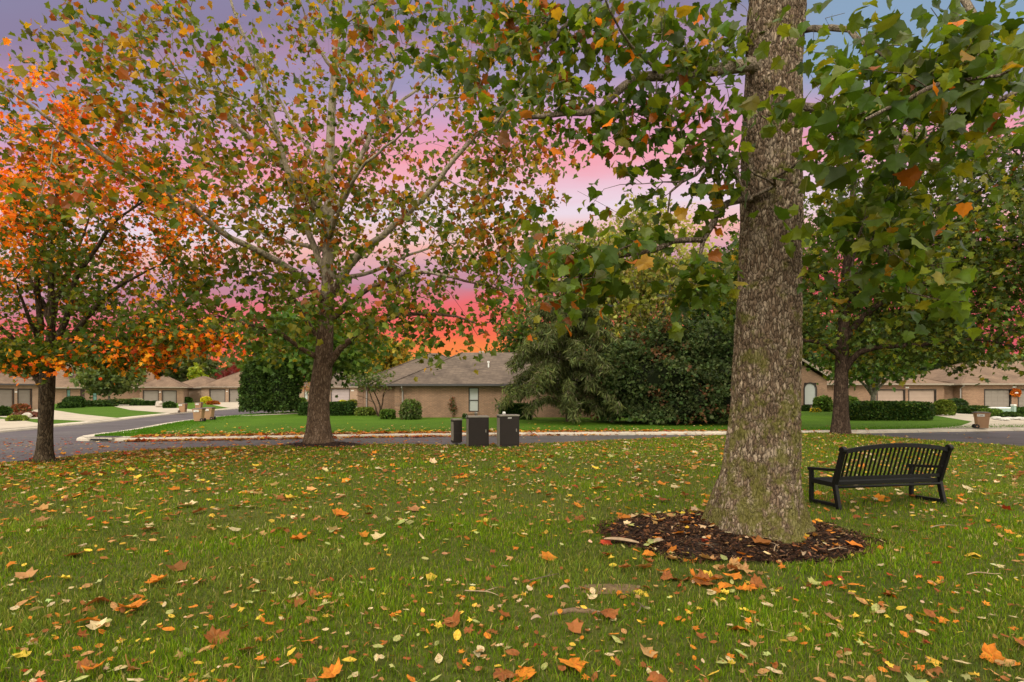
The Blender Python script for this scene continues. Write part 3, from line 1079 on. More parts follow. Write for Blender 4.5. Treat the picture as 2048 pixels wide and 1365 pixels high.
def grow(polys, attrs, seed=1, step=0.45, tip=0.006, power=0.5, wob=0.12, allow_from=0.0, sag=0.12, back=0.6):
    """polys: [(points, r0, r1)], the first one the trunk; attrs (n,3): every point gets a twig.  Returns nodes, parents, radii, chains to the twig ends"""
    rng = np.random.default_rng(seed)
    cap = 400 + sum(int(len(p[0]) * 60) for p in polys) + len(attrs) * 40
    P = np.zeros((cap, 3))
    D = np.zeros((cap, 3))
    par = np.full(cap, -1)
    fr = np.full(cap, np.nan)
    ok = np.zeros(cap, bool)
    n = 0
    for k, (pts, r0, r1) in enumerate(polys):
        pl = smooth_line(pts, 10)
        L_ = np.concatenate([[0], np.cumsum(np.linalg.norm(np.diff(pl, axis=0), axis=1))])
        m = max(3, int(L_[-1] / step) + 1)
        u = np.linspace(0, L_[-1], m)
        q = np.stack([np.interp(u, L_, pl[:, i]) for i in range(3)], 1)
        if k:
            q[1:-1] += rng.normal(size=(m - 2, 3)) * wob * 0.25 * step
            j = int(np.argmin(((P[:n] - q[0]) ** 2).sum(1)))
            prev = j
            q = q[1:] if np.linalg.norm(P[j] - q[0]) < step else q
        else:
            prev = -1
        mm = len(q)
        for i in range(mm):
            P[n] = q[i]
            par[n] = prev
            D[n] = norm(q[i] - P[prev]) if prev >= 0 else np.array([0, 0, 1.0])
            fr[n] = r0(q[i, 2]) if callable(r0) else r0 + (r1 - r0) * (i + 1) / mm
            ok[n] = q[i, 2] >= allow_from or k > 0
            prev = n
            n += 1
    base = P[:n].copy()
    ends = []
    if len(attrs):
        dd = np.sqrt(((attrs[:, None, :] - base[None]) ** 2).sum(2)).min(1)
        for a in attrs[np.argsort(dd)]:
            w = a - P[:n]
            d = np.linalg.norm(w, axis=1)
            c = (w * D[:n]).sum(1) / np.maximum(d, 1e-6)
            cost = d * (1 + back * (1 - c))
            cost[~ok[:n]] = 1e9
            j = int(np.argmin(cost))
            dist = d[j]
            m = max(1, min(30, int(dist / step + 0.5)))
            p0 = P[j].copy()
            p1 = p0 + norm(D[j] + 0.8 * norm(a - p0)) * dist * 0.5 + np.array([0, 0, sag * dist * 0.5])
            prev = j
            for i in range(1, m + 1):
                t = i / m
                q = (1 - t) ** 2 * p0 + 2 * t * (1 - t) * p1 + t * t * a
                if i < m:
                    q = q + rng.normal(size=3) * wob * step
                P[n] = q
                par[n] = prev
                D[n] = norm(q - P[prev])
                ok[n] = True
                prev = n
                n += 1
            ends.append((prev, par[prev]))
    P, par, fr = P[:n], par[:n], fr[:n]
    cnt = np.zeros(n)
    haskid = np.zeros(n, bool)
    haskid[par[par >= 0]] = True
    cnt[~haskid] = 1
    for i in range(n - 1, 0, -1):
        if par[i] >= 0:
            cnt[par[i]] += cnt[i]
    R = tip * np.maximum(cnt, 1) ** power
    for i in range(n):
        if not np.isnan(fr[i]):
            R[i] = fr[i]
        elif par[i] >= 0:
            R[i] = min(R[i], R[par[i]] * 0.8)
    return P, par, R, cnt, ends


def branch_mesh(P, par, R, cnt, sides_big=9, sides_small=4, thick=0.03, loc=(0, 0, 0), maxr=9.0):
    n = len(P)
    P = P - np.array(loc)
    main = np.full(n, -1)
    best = np.zeros(n)
    for i in range(n):
        p = par[i]
        if p >= 0 and cnt[i] * (1 + 100 * R[i]) > best[p]:
            best[p] = cnt[i] * (1 + 100 * R[i])
            main[p] = i
    e = np.array([i for i in range(n) if par[i] >= 0 and R[i] < maxr])
    d = norm(P[e] - P[par[e]])
    dirn = np.zeros((n, 3))
    dirn[e] = d
    T = dirn.copy()
    mk = main >= 0
    T[mk] = norm(dirn[mk] + dirn[main[mk]])
    parts = []
    for big in (True, False):
        s = e[(R[e] >= thick) == big]
        if not len(s):
            continue
        k = sides_big if big else sides_small
        p = par[s]
        ism = main[p] == s
        t0 = np.where(ism[:, None], T[p], dirn[s])
        r0 = np.where(ism, R[p], np.minimum(R[s] * 1.25, R[p]))
        t1, r1 = T[s], R[s]
        ang = np.arange(k) * 2 * math.pi / k

        def ring(c, t, r):
            ref = np.array([0.35, 0.85, 0.21])
            b = norm(np.cross(t, ref))
            u = np.cross(b, t)
            return c[:, None] + r[:, None, None] * (b[:, None] * np.cos(ang)[None, :, None] + u[:, None] * np.sin(ang)[None, :, None])
        V = np.concatenate([ring(P[p], t0, r0), ring(P[s], t1, r1)], 1).reshape(-1, 3)
        q = np.arange(k)
        q2 = (q + 1) % k
        f = np.stack([q, q2, q2 + k, q + k], 1)
        Fc = (np.arange(len(s))[:, None, None] * 2 * k + f[None]).reshape(-1, 4)
        parts.append((V, Fc))
    nV = 0
    Vs, Fs = [], []
    for V, Fc in parts:
        Vs.append(V)
        Fs.append(Fc + nV)
        nV += len(V)
    return np.vstack(Vs), np.vstack(Fs)


def ball(rng, n, c, r, shell=2.2, zmin=None):
    out = []
    while sum(len(o) for o in out) < n:
        v = norm(rng.normal(size=(n * 2, 3))) * (rng.random((n * 2, 1)) ** (1 / shell))
        p = np.array(c) + v * np.array(r)
        if zmin is not None:
            p = p[p[:, 2] > (zmin(p) if callable(zmin) else zmin)]
        out.append(p)
    return np.vstack(out)[:n]


def leaves_round(rng, P, ends, k, spread, droop=0.1):
    e = np.array([a for a, b in ends])
    b = np.array([b for a, b in ends])
    i = np.repeat(np.arange(len(e)), k)
    t = rng.random((len(i), 1)) ** 0.7
    pos = P[b[i]] * (1 - t) + P[e[i]] * t + rng.normal(size=(len(i), 3)) * spread
    pos[:, 2] -= droop * rng.random(len(i))
    return pos


def tree(name, label, base, polys, attrs, bark, k, spread, leaf, size, colf, seed=1, group=None, mat='leaf', up=0.35, hang=0.5,
         cat='tree', extra=None, **kw):
    rng = np.random.default_rng(seed + 77)
    root = empty(name, base)
    tag(root, label, cat, group)
    skm = kw.pop('mesh', {})
    P, par, R, cnt, ends = grow(polys, attrs, seed, **kw)
    V, Fc = branch_mesh(P, par, R, cnt, loc=base, **skm)
    link('trunk', np_mesh('trunk', V, Fc, None, True), bark, root)
    pos = leaves_round(rng, P, ends, k, spread)
    if extra is not None:
        pos = np.vstack([pos, extra])
    sz = size * np.clip(rng.normal(1, 0.22, len(pos)), 0.5, 1.6)
    V, Fc, C = scatter(pos - np.array(base), sz, colf(pos, rng), leaf, rng, up, hang)
    link('crown', np_mesh('crown', V, Fc, C), M[mat], root)
    return root


GREEN = [(0.050, 0.088, 0.010), (0.080, 0.120, 0.012), (0.125, 0.150, 0.014)]
OLIVE = (0.20, 0.185, 0.018)
GOLD = (0.40, 0.24, 0.020)
RUST = (0.30, 0.095, 0.016)
BROWN = (0.20, 0.070, 0.020)
ORANGE = (0.55, 0.16, 0.012)
RED = (0.42, 0.06, 0.012)


def px_line(*pts):
    return [tuple(at(*p)) for p in pts]


# ---- the tall pale sycamore standing across the mound
def mid_sycamore():
    base = tuple(at(637, 884, 18.3))
    base = (base[0], base[1], -0.02)
    d = 18.3
    trunk = px_line((637, 890, d), (638, 800, d), (647, 720, d), (654, 600, d), (656, 500, d), (658, 400, d), (660, 300, d), (665, 200, d),
                    (672, 100, d), (681, 0, d), (690, -110, d), (700, -220, d))
    P = [(trunk, lambda z: float(np.interp(z, [0, .25, .6, 1.3, 2.4, 3.4, 5, 6.5, 8.2, 10, 13, 17], [.56, .46, .385, .345, .325, .28, .21, .175, .165, .15, .10, .05])), 0)]
    L_ = lambda r0, r1, *p: P.append((px_line(*p), r0 * .82, r1 * .82))
    L_(.135, .03, (648, 545, d), (600, 420, 17.7), (578, 356, 17.4), (570, 325, 17.2), (530, 175, 16.6), (500, 100, 16.2), (460, 0, 15.8), (440, -80, 15.5))
    L_(.15, .03, (652, 425, d), (590, 360, 18.0), (540, 300, 17.7), (470, 250, 17.2), (425, 165, 16.6), (380, 80, 16), (330, 20, 15.5), (305, -10, 15.2))
    L_(.15, .03, (645, 600, d), (590, 545, 17.0), (530, 510, 16.0), (440, 465, 14.8), (390, 420, 14.1), (320, 380, 13.4), (240, 335, 12.7), (180, 290, 12.2),
       (110, 250, 11.8), (50, 200, 11.4), (-10, 160, 11.1))
    L_(.17, .03, (660, 590, d), (715, 515, 17.6), (765, 470, 17.1), (812, 430, 16.7), (872, 368, 16.2), (908, 318, 15.9), (955, 268, 15.6), (1010, 225, 15.2), (1050, 160, 15))
    L_(.13, .03, (662, 430, d), (700, 375, 18.4), (717, 325, 18.5), (735, 285, 18.6), (757, 235, 18.7), (772, 195, 18.8), (800, 130, 19), (830, 40, 19))
    L_(.12, .02, (665, 640, d), (735, 580, 17.4), (790, 556, 16.8), (850, 545, 16.2), (950, 566, 15.6), (1030, 590, 15.2))
    L_(.15, .025, (655, 735, 18.2), (676, 705, 18.0), (700, 680, 17.7), (732, 658, 17.3), (760, 640, 17), (830, 628, 16.5), (900, 632, 16), (960, 650, 15.6))
    L_(.11, .02, (630, 715, 18.2), (590, 688, 17.6), (555, 664, 17.2), (520, 655, 16.8), (455, 640, 16), (400, 612, 15.2))
    L_(.10, .02, (640, 690, 18.3), (622, 655, 18), (600, 622, 17.6), (570, 560, 17), (530, 548, 16.6), (470, 540, 16))
    L_(.10, .02, (655, 560, d), (740, 545, 19.2), (850, 500, 20.5), (960, 480, 21.5))
    L_(.10, .02, (655, 500, d), (560, 480, 19.6), (450, 430, 21), (350, 420, 22))
    L_(.11, .02, (658, 360, d), (620, 300, 19.4), (560, 200, 20.4), (520, 60, 21.5))
    L_(.11, .02, (661, 330, d), (740, 260, 19.6), (850, 160, 21), (930, 60, 22))
    L_(.08, .02, (670, 150, d), (620, 60, 17.8), (590, -40, 17.2))
    L_(.08, .02, (672, 130, d), (720, 50, 18.2), (770, -60, 18))
    L_(.09, .02, (656, 480, d), (680, 420, 16.8), (720, 340, 15.4), (800, 270, 14.4), (880, 200, 13.8))
    L_(.08, .02, (656, 470, d), (620, 400, 16.6), (560, 280, 15.2), (480, 200, 14.2), (400, 180, 13.4))
    rng = np.random.default_rng(5)
    c = (-7.2, 17.4, 8.6)

    def zmin(p):
        return 2.9 + 0.25 * np.exp(-((p[:, 0] + 6.5) / 3) ** 2)
    A = ball(rng, 980, (c[0], c[1] + .7, c[2]), (9.6, 6.2, 7.2), 2.0, zmin)
    # the long low limb that reaches out to the left
    low = np.array([at(rng.uniform(0, 430), rng.uniform(60, 420), rng.uniform(11.2, 13.2)) for _ in range(48)])
    fr = np.array([at(x, y + rng.normal() * 28, 16 + rng.normal() * 1.2) for x, y in zip(rng.uniform(380, 1080, 110), rng.uniform(545, 672, 110))])
    rt = np.array([at(rng.uniform(900, 1115), rng.uniform(40, 560), rng.uniform(15, 18.5)) for _ in range(140)])
    A = np.vstack([A, low, fr, rt])

    def colf(pos, r):
        n = len(pos)
        g = clump_noise(pos, 0.55, 3.1)
        hgt = sstep(3.0, 7.5, pos[:, 2]) - 0.35 * sstep(-11, -14, pos[:, 0])
        turn = np.clip(0.06 + 0.36 * hgt + 0.60 * g + 0.12 * r.normal(size=n), 0, 1)
        cg = palette(r, n, GREEN + [OLIVE], [3, 4, 3, 2])
        co = palette(r, n, [OLIVE, GOLD, RUST, BROWN, ORANGE], [3.5, 3.2, 2.8, 1.6, 0.5])
        return np.where((r.random(n) < turn)[:, None], co, cg)
    return tree('sycamore_tree', 'tall pale barked sycamore in a mulch mound beside the street', base, P, A, M['bark_mid'], 13, 0.21, SYC_S, 0.168, colf, 5,
                cat='tree', step=0.4, tip=0.0075, power=0.46, wob=0.16, allow_from=4.0, mesh=dict(sides_big=12)), base


# ---- red and orange maple
def maple():
    base = tuple(at(85, 922, 14.1))
    base = (base[0], base[1], -0.11)
    d = 14.1
    P = [(px_line((87, 926, d), (90, 880, d), (92, 820, d), (94, 770, d), (96, 740, d), (100, 690, d), (103, 640, d), (102, 540, d), (110, 440, d), (117, 340, d), (122, 260, d)), lambda z: float(np.interp(z, [-.1, .15, .5, 1.1, 1.6, 2.2, 2.6, 3.5, 6, 9], [.25, .195, .165, .16, .175, .165, .13, .085, .05, .025])), 0)]
    L_ = lambda r0, r1, *p: P.append((px_line(*p), r0, r1))
    L_(.10, .025, (90, 775, d), (74, 750, d), (45, 728, 13.8), (10, 718, 13.5), (-40, 712, 13.2))
    L_(.09, .025, (80, 755, d), (52, 715, 14), (25, 680, 13.8), (-5, 650, 13.5), (-60, 600, 13))
    L_(.095, .025, (92, 760, d), (84, 700, 14.2), (77, 600, 14.3), (73, 500, 14.4), (70, 400, 14.5), (66, 310, 14.5))
    L_(.09, .025, (98, 750, d), (116, 690, 14), (133, 630, 14), (152, 560, 13.9), (190, 500, 13.7), (235, 440, 13.5), (290, 400, 13.3))
    L_(.09, .02, (103, 730, d), (170, 640, 13.6), (240, 570, 13.3), (320, 530, 13.1))
    L_(.08, .02, (100, 720, d), (150, 690, 13.2), (220, 680, 12.8), (300, 668, 12.6), (390, 660, 12.6))
    L_(.08, .02, (100, 640, d), (60, 560, 15.2), (20, 470, 15.8))
    L_(.08, .02, (100, 640, d), (140, 540, 15.2), (180, 430, 16))
    L_(.07, .02, (88, 700, d), (60, 640, 13), (30, 560, 12.4))
    rng = np.random.default_rng(8)
    A = ball(rng, 470, (-11.9, 14.0, 5.7), (4.5, 3.6, 4.1), 2.0, lambda p: 2.75 + 0.55 * np.sin(p[:, 0] * 1.9 + p[:, 1] * 0.8))
    B = ball(rng, 60, tuple(at(345, 665, 12.9)), (1.7, 1.0, .5), 2)
    C = ball(rng, 50, tuple(at(60, 705, 12.6)), (1.6, .8, .35), 2)
    E = ball(rng, 40, tuple(at(270, 700, 12.9)), (1.3, 1.0, .35), 2)

    def colf(pos, r):
        n = len(pos)
        g = clump_noise(pos, 0.6, 9.1)
        px = pos[:, 0] / pos[:, 1] * F + 1024
        mid = np.exp(-(((pos[:, 2] - 4.1) / 1.7) ** 2) - (((pos[:, 0] + 11.0) / 3.4) ** 2))
        turn = np.clip(0.84 - 1.0 * mid + 1.0 * g - 0.35 * sstep(4.2, 2.8, pos[:, 2]) + 0.7 * (clump_noise(pos, 0.8, 2.2) > 0.12) * sstep(3.6, 2.8, pos[:, 2]), 0.02, 0.98)
        cg = palette(r, n, GREEN + [OLIVE], [4, 4, 2, 1.2])
        turn = np.where((px > 240) & (pos[:, 2] < 3.9), turn * .62, turn)
        co = palette(r, n, [(0.78, 0.20, 0.008), (0.80, 0.32, 0.012), (0.64, 0.085, 0.010), GOLD, RUST], [4.5, 3, 2, .8, .4])
        return np.where((r.random(n) < turn)[:, None], co, cg)
    return tree('maple_tree', 'orange and green autumn maple with a forked dark trunk', base, P, np.vstack([A, B, C, E]), M['bark_dark'], 33, 0.18, MAPLE, 0.115, colf, 8,
                step=0.35, tip=0.006, power=0.47, wob=0.14, allow_from=2.2), base


# ---- oak by the street on the right
def oak():
    d = 23.4
    base = tuple(at(1681, 866, d))
    base = (base[0], base[1], -0.12)
    P = [(px_line((1681, 870, d), (1682, 800, d), (1683, 740, d), (1688, 640, d), (1692, 560, d), (1700, 460, d), (1708, 360, d), (1716, 270, d), (1720, 180, d)), lambda z: float(np.interp(z, [-.1, .3, .9, 2.3, 4, 7, 10, 14], [.43, .36, .305, .26, .235, .18, .12, .05])), 0)]
    L_ = lambda r0, r1, *p: P.append((px_line(*p), r0, r1))
    L_(.16, .03, (1686, 690, d), (1720, 640, 23), (1790, 590, 22), (1880, 560, 21), (1980, 550, 20.5))
    L_(.14, .03, (1684, 740, d), (1730, 700, 22.8), (1830, 690, 22), (1930, 680, 21.5), (2020, 690, 21))
    L_(.16, .03, (1692, 590, d), (1750, 500, 23), (1850, 430, 22), (1960, 380, 21))
    L_(.14, .03, (1690, 620, d), (1660, 560, 23), (1620, 520, 22.5), (1560, 500, 22))
    L_(.13, .03, (1686, 720, d), (1650, 690, 22.8), (1600, 680, 22), (1540, 690, 21.5))
    L_(.14, .03, (1700, 480, d), (1740, 380, 24), (1800, 300, 25), (1880, 250, 26))
    L_(.12, .03, (1690, 600, d), (1760, 560, 25), (1880, 520, 27), (2000, 500, 28))
    rng = np.random.default_rng(12)
    A = ball(rng, 980, (18.4, 23.2, 7.1), (7.6, 5.6, 6.4), 1.9, lambda p: 2.75 + 0.10 * np.maximum(p[:, 0] - 18, 0))
    B = ball(rng, 90, (11.0, 22.5, 6.6), (2.6, 2.5, 3.4), 2)

    def colf(pos, r):
        n = len(pos)
        g = clump_noise(pos, 0.5, 4.4)
        cg = palette(r, n, [(0.038, 0.066, 0.010), (0.062, 0.098, 0.012), (0.105, 0.138, 0.015), (0.19, 0.19, 0.02)], [3, 4, 3, 1.7], 0.25)
        co = palette(r, n, [OLIVE, RUST, GOLD, BROWN], [2, 2, 1, 1])
        return np.where((r.random(n) < np.clip(0.03 + 0.35 * (g - 0.25), 0, 1))[:, None], co, cg)
    return tree('oak_tree', 'broad dark green oak with thick brown trunk beside the street', base, P, np.vstack([A, B]), M['bark_oak'], 27, 0.32, MAPLE, 0.205, colf, 12,
                step=0.5, tip=0.008, power=0.47, wob=0.14, allow_from=2.6)


def edge_oak():
    base = (23.6, 21.5, -0.12)
    P = [([(23.6, 21.5, -0.2), (23.6, 21.5, 3), (23.4, 21.4, 7), (23.2, 21.3, 12)], .42, .08),
         ([(23.5, 21.5, 4), (22.2, 21.3, 6), (20.5, 21, 7.2), (19.0, 20.8, 7.6)], .12, .03),
         ([(23.4, 21.4, 6), (22.2, 21.3, 8.5), (20.6, 21, 10), (19.2, 20.8, 11)], .12, .03)]
    rng = np.random.default_rng(31)
    A = ball(rng, 240, (22.6, 21.4, 9.4), (4.3, 4, 5.0), 2.0, 4.5)

    def colf(pos, r):
        n = len(pos)
        cg = palette(r, n, [(0.028, 0.055, 0.010), (0.045, 0.08, 0.012), (0.07, 0.11, 0.015), OLIVE, RUST], [4, 4, 3, 1, 0.6], 0.25)
        return cg
    return tree('oak_tree', 'tall dark oak only partly in view at the far right edge', base, P, A, M['bark_oak'], 18, 0.33, MAPLE, 0.2, colf, 31,
                step=0.5, tip=0.008, power=0.47, wob=0.14, allow_from=3.5)


def far_tree(name, label, X, Y, h, cw, trunk_r, n, k, leaf_s, cols, wts, seed, bark, zlow=None, sq=1.0, forks=0, cz=None, group=None, tmpl=None, spread=None, fork_z=None, sparse=False):
    rng = np.random.default_rng(seed)
    base = (X, Y, FAR_Z - 0.02)
    zlow = zlow if zlow is not None else h * 0.25
    top = h * 0.92
    P = [([(X, Y, -0.2), (X + .05, Y, h * 0.3), (X - .05, Y, h * 0.6), (X, Y, top)], trunk_r, trunk_r * 0.2)]
    for i in range(forks):
        a = 2 * math.pi * i / forks + 0.5
        z0 = fork_z or h * 0.2
        P.append(([(X, Y, z0), (X + math.cos(a) * cw * .18, Y + math.sin(a) * cw * .18, z0 + h * .14), (X + math.cos(a) * cw * .6, Y + math.sin(a) * cw * .6, z0 + h * .42)], trunk_r * .5, trunk_r * .15))
    c = (X, Y, (zlow + h) / 2 if cz is None else cz)
    A = ball(rng, n, c, (cw, cw * sq, (h - zlow) / 2), 2.0, zlow * 0.9)

    def colf(pos, r):
        g = clump_noise(pos, 1.6 / max(cw, 1), seed)
        return np.clip(palette(r, len(pos), cols, wts, 0.2) * (1 + 0.35 * g[:, None]), .003, .9)
    return tree(name, label, base, P, A, bark, k, spread or cw * 0.085, tmpl or CLUMP, leaf_s, colf, seed, group=group, step=max(0.35, h * 0.05), tip=0.007 if not sparse else 0.012,
                power=0.47, wob=0.15, allow_from=zlow * 0.6)


# ---- shrubs and hedges: a dense body of twigs wrapped in small leaves
def shrub(name, label, X, Y, rx, ry, h, cols, wts, n, ls, seed, power=2.0, z0=FAR_Z, cat='shrub', group=None, rough=0.12, rot=0.0, up=0.3, core=(0.012, 0.018, 0.006), zc=0.5, hang=0.2, tmpl=None, spiky=0.0, patch=None):
    rng = np.random.default_rng(seed)
    n, ls = int(n * 2.2), ls * 0.62
    nu, nv = 28, 16
    cr, sr = math.cos(rot), math.sin(rot)

    def surf(d, k=1.0):
        mz = np.where(d[..., 2] < 0, 7.0, power)
        hor = (np.abs(d[..., :2]) ** power).sum(-1) ** (1.0 / power)
        r = ((hor ** mz + np.abs(d[..., 2]) ** mz) ** (-1.0 / mz))[..., None]
        q = d * r * np.array([rx, ry, 1.0]) * k
        q[..., 2] = np.where(q[..., 2] < 0, q[..., 2] * h * zc, q[..., 2] * h * (1 - zc)) + h * zc
        f0 = 2.2 / max(rx, .4)
        nz_ = np.array([noise.noise(Vector((p[0] * f0 + seed, p[1] * f0, p[2] * f0))) + .5 * noise.noise(Vector((p[0] * f0 * 2.7, p[1] * f0 * 2.7 + seed, p[2] * f0 * 2.7))) for p in q.reshape(-1, 3)]).reshape(q.shape[:-1])
        f = (1 + rough * nz_)[..., None]
        q = q * np.concatenate([f, f, 1 + (f - 1) * .6], -1)
        return np.stack([q[..., 0] * cr - q[..., 1] * sr, q[..., 0] * sr + q[..., 1] * cr, q[..., 2]], -1)
    TH, PH = np.meshgrid(np.linspace(0, 2 * math.pi, nu, endpoint=False), np.linspace(-math.pi / 2, math.pi / 2, nv))
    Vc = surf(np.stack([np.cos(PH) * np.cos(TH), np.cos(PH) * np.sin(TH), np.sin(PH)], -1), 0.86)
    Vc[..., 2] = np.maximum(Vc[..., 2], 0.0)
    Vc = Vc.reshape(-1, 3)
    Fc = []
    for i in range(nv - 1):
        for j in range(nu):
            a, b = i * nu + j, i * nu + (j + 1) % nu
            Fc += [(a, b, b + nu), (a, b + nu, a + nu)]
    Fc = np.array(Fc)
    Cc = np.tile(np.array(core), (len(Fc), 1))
    ar = np.array([ry * h, rx * h, rx * ry * 2.0])
    ax_ = rng.choice(3, n, p=ar / ar.sum())
    dd = rng.uniform(-1, 1, (n, 3))
    dd[np.arange(n), ax_] = np.where(rng.random(n) < .5, -1, 1)
    dd[:, 2] = np.where((ax_ == 2), 1.0, dd[:, 2])
    kk = 0.84 + 0.2 * rng.random(n) + spiky * rng.random(n) ** 3
    pos = surf(norm(dd), 1.0)
    ctr = np.array([0, 0, h * zc])
    pos = ctr + (pos - ctr) * kk[:, None]
    pos = pos[pos[:, 2] > 0.02]
    out = norm(pos - ctr)
    g = clump_noise(pos, 2.6 / max(rx, .5), seed)
    col = np.clip(palette(rng, len(pos), cols, wts, 0.22) * (1 + 0.4 * g[:, None]), 0.003, .9)
    if patch is not None:
        gp_ = clump_noise(pos, patch[1], seed + 3)
        mk = rng.random(len(pos)) < sstep(.12, .45, gp_) * .75
        col[mk] = palette(rng, int(mk.sum()), patch[0], [1] * len(patch[0]), .2)
    A = scatter(pos, ls * np.clip(rng.normal(1, .25, len(pos)), .5, 1.7), col, tmpl or CLUMP, rng, up, hang, out * 0.8)
    V, Fa, C = join([(Vc, Fc, Cc), A])
    o = link(name, np_mesh(name, V, Fa, C), M['needle'], None, (X, Y, z0))
    tag(o, label, cat, group)
    return o

# ------------------------------------------------------------------ foreground sycamore
BT = (3.09, 6.6)
BTZ = [(-0.12, 0.676), (0.0, 0.613), (0.12, 0.55), (0.3, 0.5095), (0.5, 0.478), (0.8, 0.433), (1.1, 0.4105), (1.62, 0.388), (2.84, 0.3565), (3.45, 0.3448), (4.66, 0.3268), (5.6, 0.316), (6.3, 0.3232), (7.2, 0.298), (8.5, 0.226), (10.5, 0.118)]
BTX = [(0.4, -.09), (1.62, -.02), (3.45, .04), (5.3, .085), (6.5, .14), (10, .3)]


def big_trunk(root):
    nu, nv = 320, 620
    zs = np.concatenate([np.linspace(-0.12, 6.6, nv - 40), np.linspace(6.65, 10.4, 40)])
    th = np.linspace(0, 2 * math.pi, nu, endpoint=False)
    r = np.interp(zs, [p[0] for p in BTZ], [p[1] for p in BTZ])
    cx = np.interp(zs, [p[0] for p in BTX], [p[1] for p in BTX])
    TH, Z = np.meshgrid(th, zs)
    Rr = np.repeat(r[:, None], nu, 1)
    fl = sstep(0.95, 0.0, Z)
    lob = (0.5 + 0.5 * np.cos(5 * TH + 0.6)) * 0.6 + (0.5 + 0.5 * np.cos(3 * TH - 1.0)) * 0.4
    Rr = Rr * (1 + fl * 0.34 * (lob - 0.35)) * (1 + 0.018 * np.sin(3 * TH + Z * 1.1) + 0.014 * np.sin(5 * TH - Z * 0.9))
    # burls and old branch collars
    for (tb, zb, amp, w) in ((-1.75, 4.25, .035, .13), (-1.30, 2.55, .04, .12), (-1.45, 3.25, .025, .1), (-2.4, 5.4, .03, .2), (-0.9, 1.55, .02, .15)):
        da = (TH - tb + math.pi) % (2 * math.pi) - math.pi
        Rr = Rr + amp * np.exp(-((da * 0.4 / w) ** 2 + ((Z - zb) / (w * 1.1)) ** 2))
    X = Rr * np.cos(TH)
    Y = Rr * np.sin(TH)
    disp = np.zeros(nu * nv)
    xs, ys, zz = X.ravel(), Y.ravel(), Z.ravel()
    vor, nse = noise.voronoi, noise.noise
    for i in range(nu * nv):
        x, y, z = xs[i], ys[i], zz[i]
        if z > 6.6:
            continue
        w1 = nse((x * 7, y * 7, z * 5)) * 0.9
        p = (x * 24 + w1, y * 24 + w1, z * 8.5 + w1 * 1.5)
        dd = vor(p)[0]
        e = dd[1] - dd[0]
        a = min(e * 3.2, 1.0)
        disp[i] = (a - 0.6) * 0.020 + 0.012 * nse((x * 9, y * 9, z * 3)) + 0.018 * nse((x * 2.5, y * 2.5, z * 1.2))
    Rr = Rr + disp.reshape(nv, nu)
    X = Rr * np.cos(TH) + cx[:, None]
    Y = Rr * np.sin(TH)
    V = np.stack([X.ravel(), Y.ravel(), Z.ravel()], 1)
    i = np.arange(nv - 1)[:, None] * nu
    j = np.arange(nu)[None, :]
    j2 = (j + 1) % nu
    Fq = np.stack([(i + j).ravel(), (i + j2).ravel(), (i + nu + j2).ravel(), (i + nu + j).ravel()], 1)
    link('trunk', np_mesh('trunk', V, Fq, None, True), M['bark_big'], root)


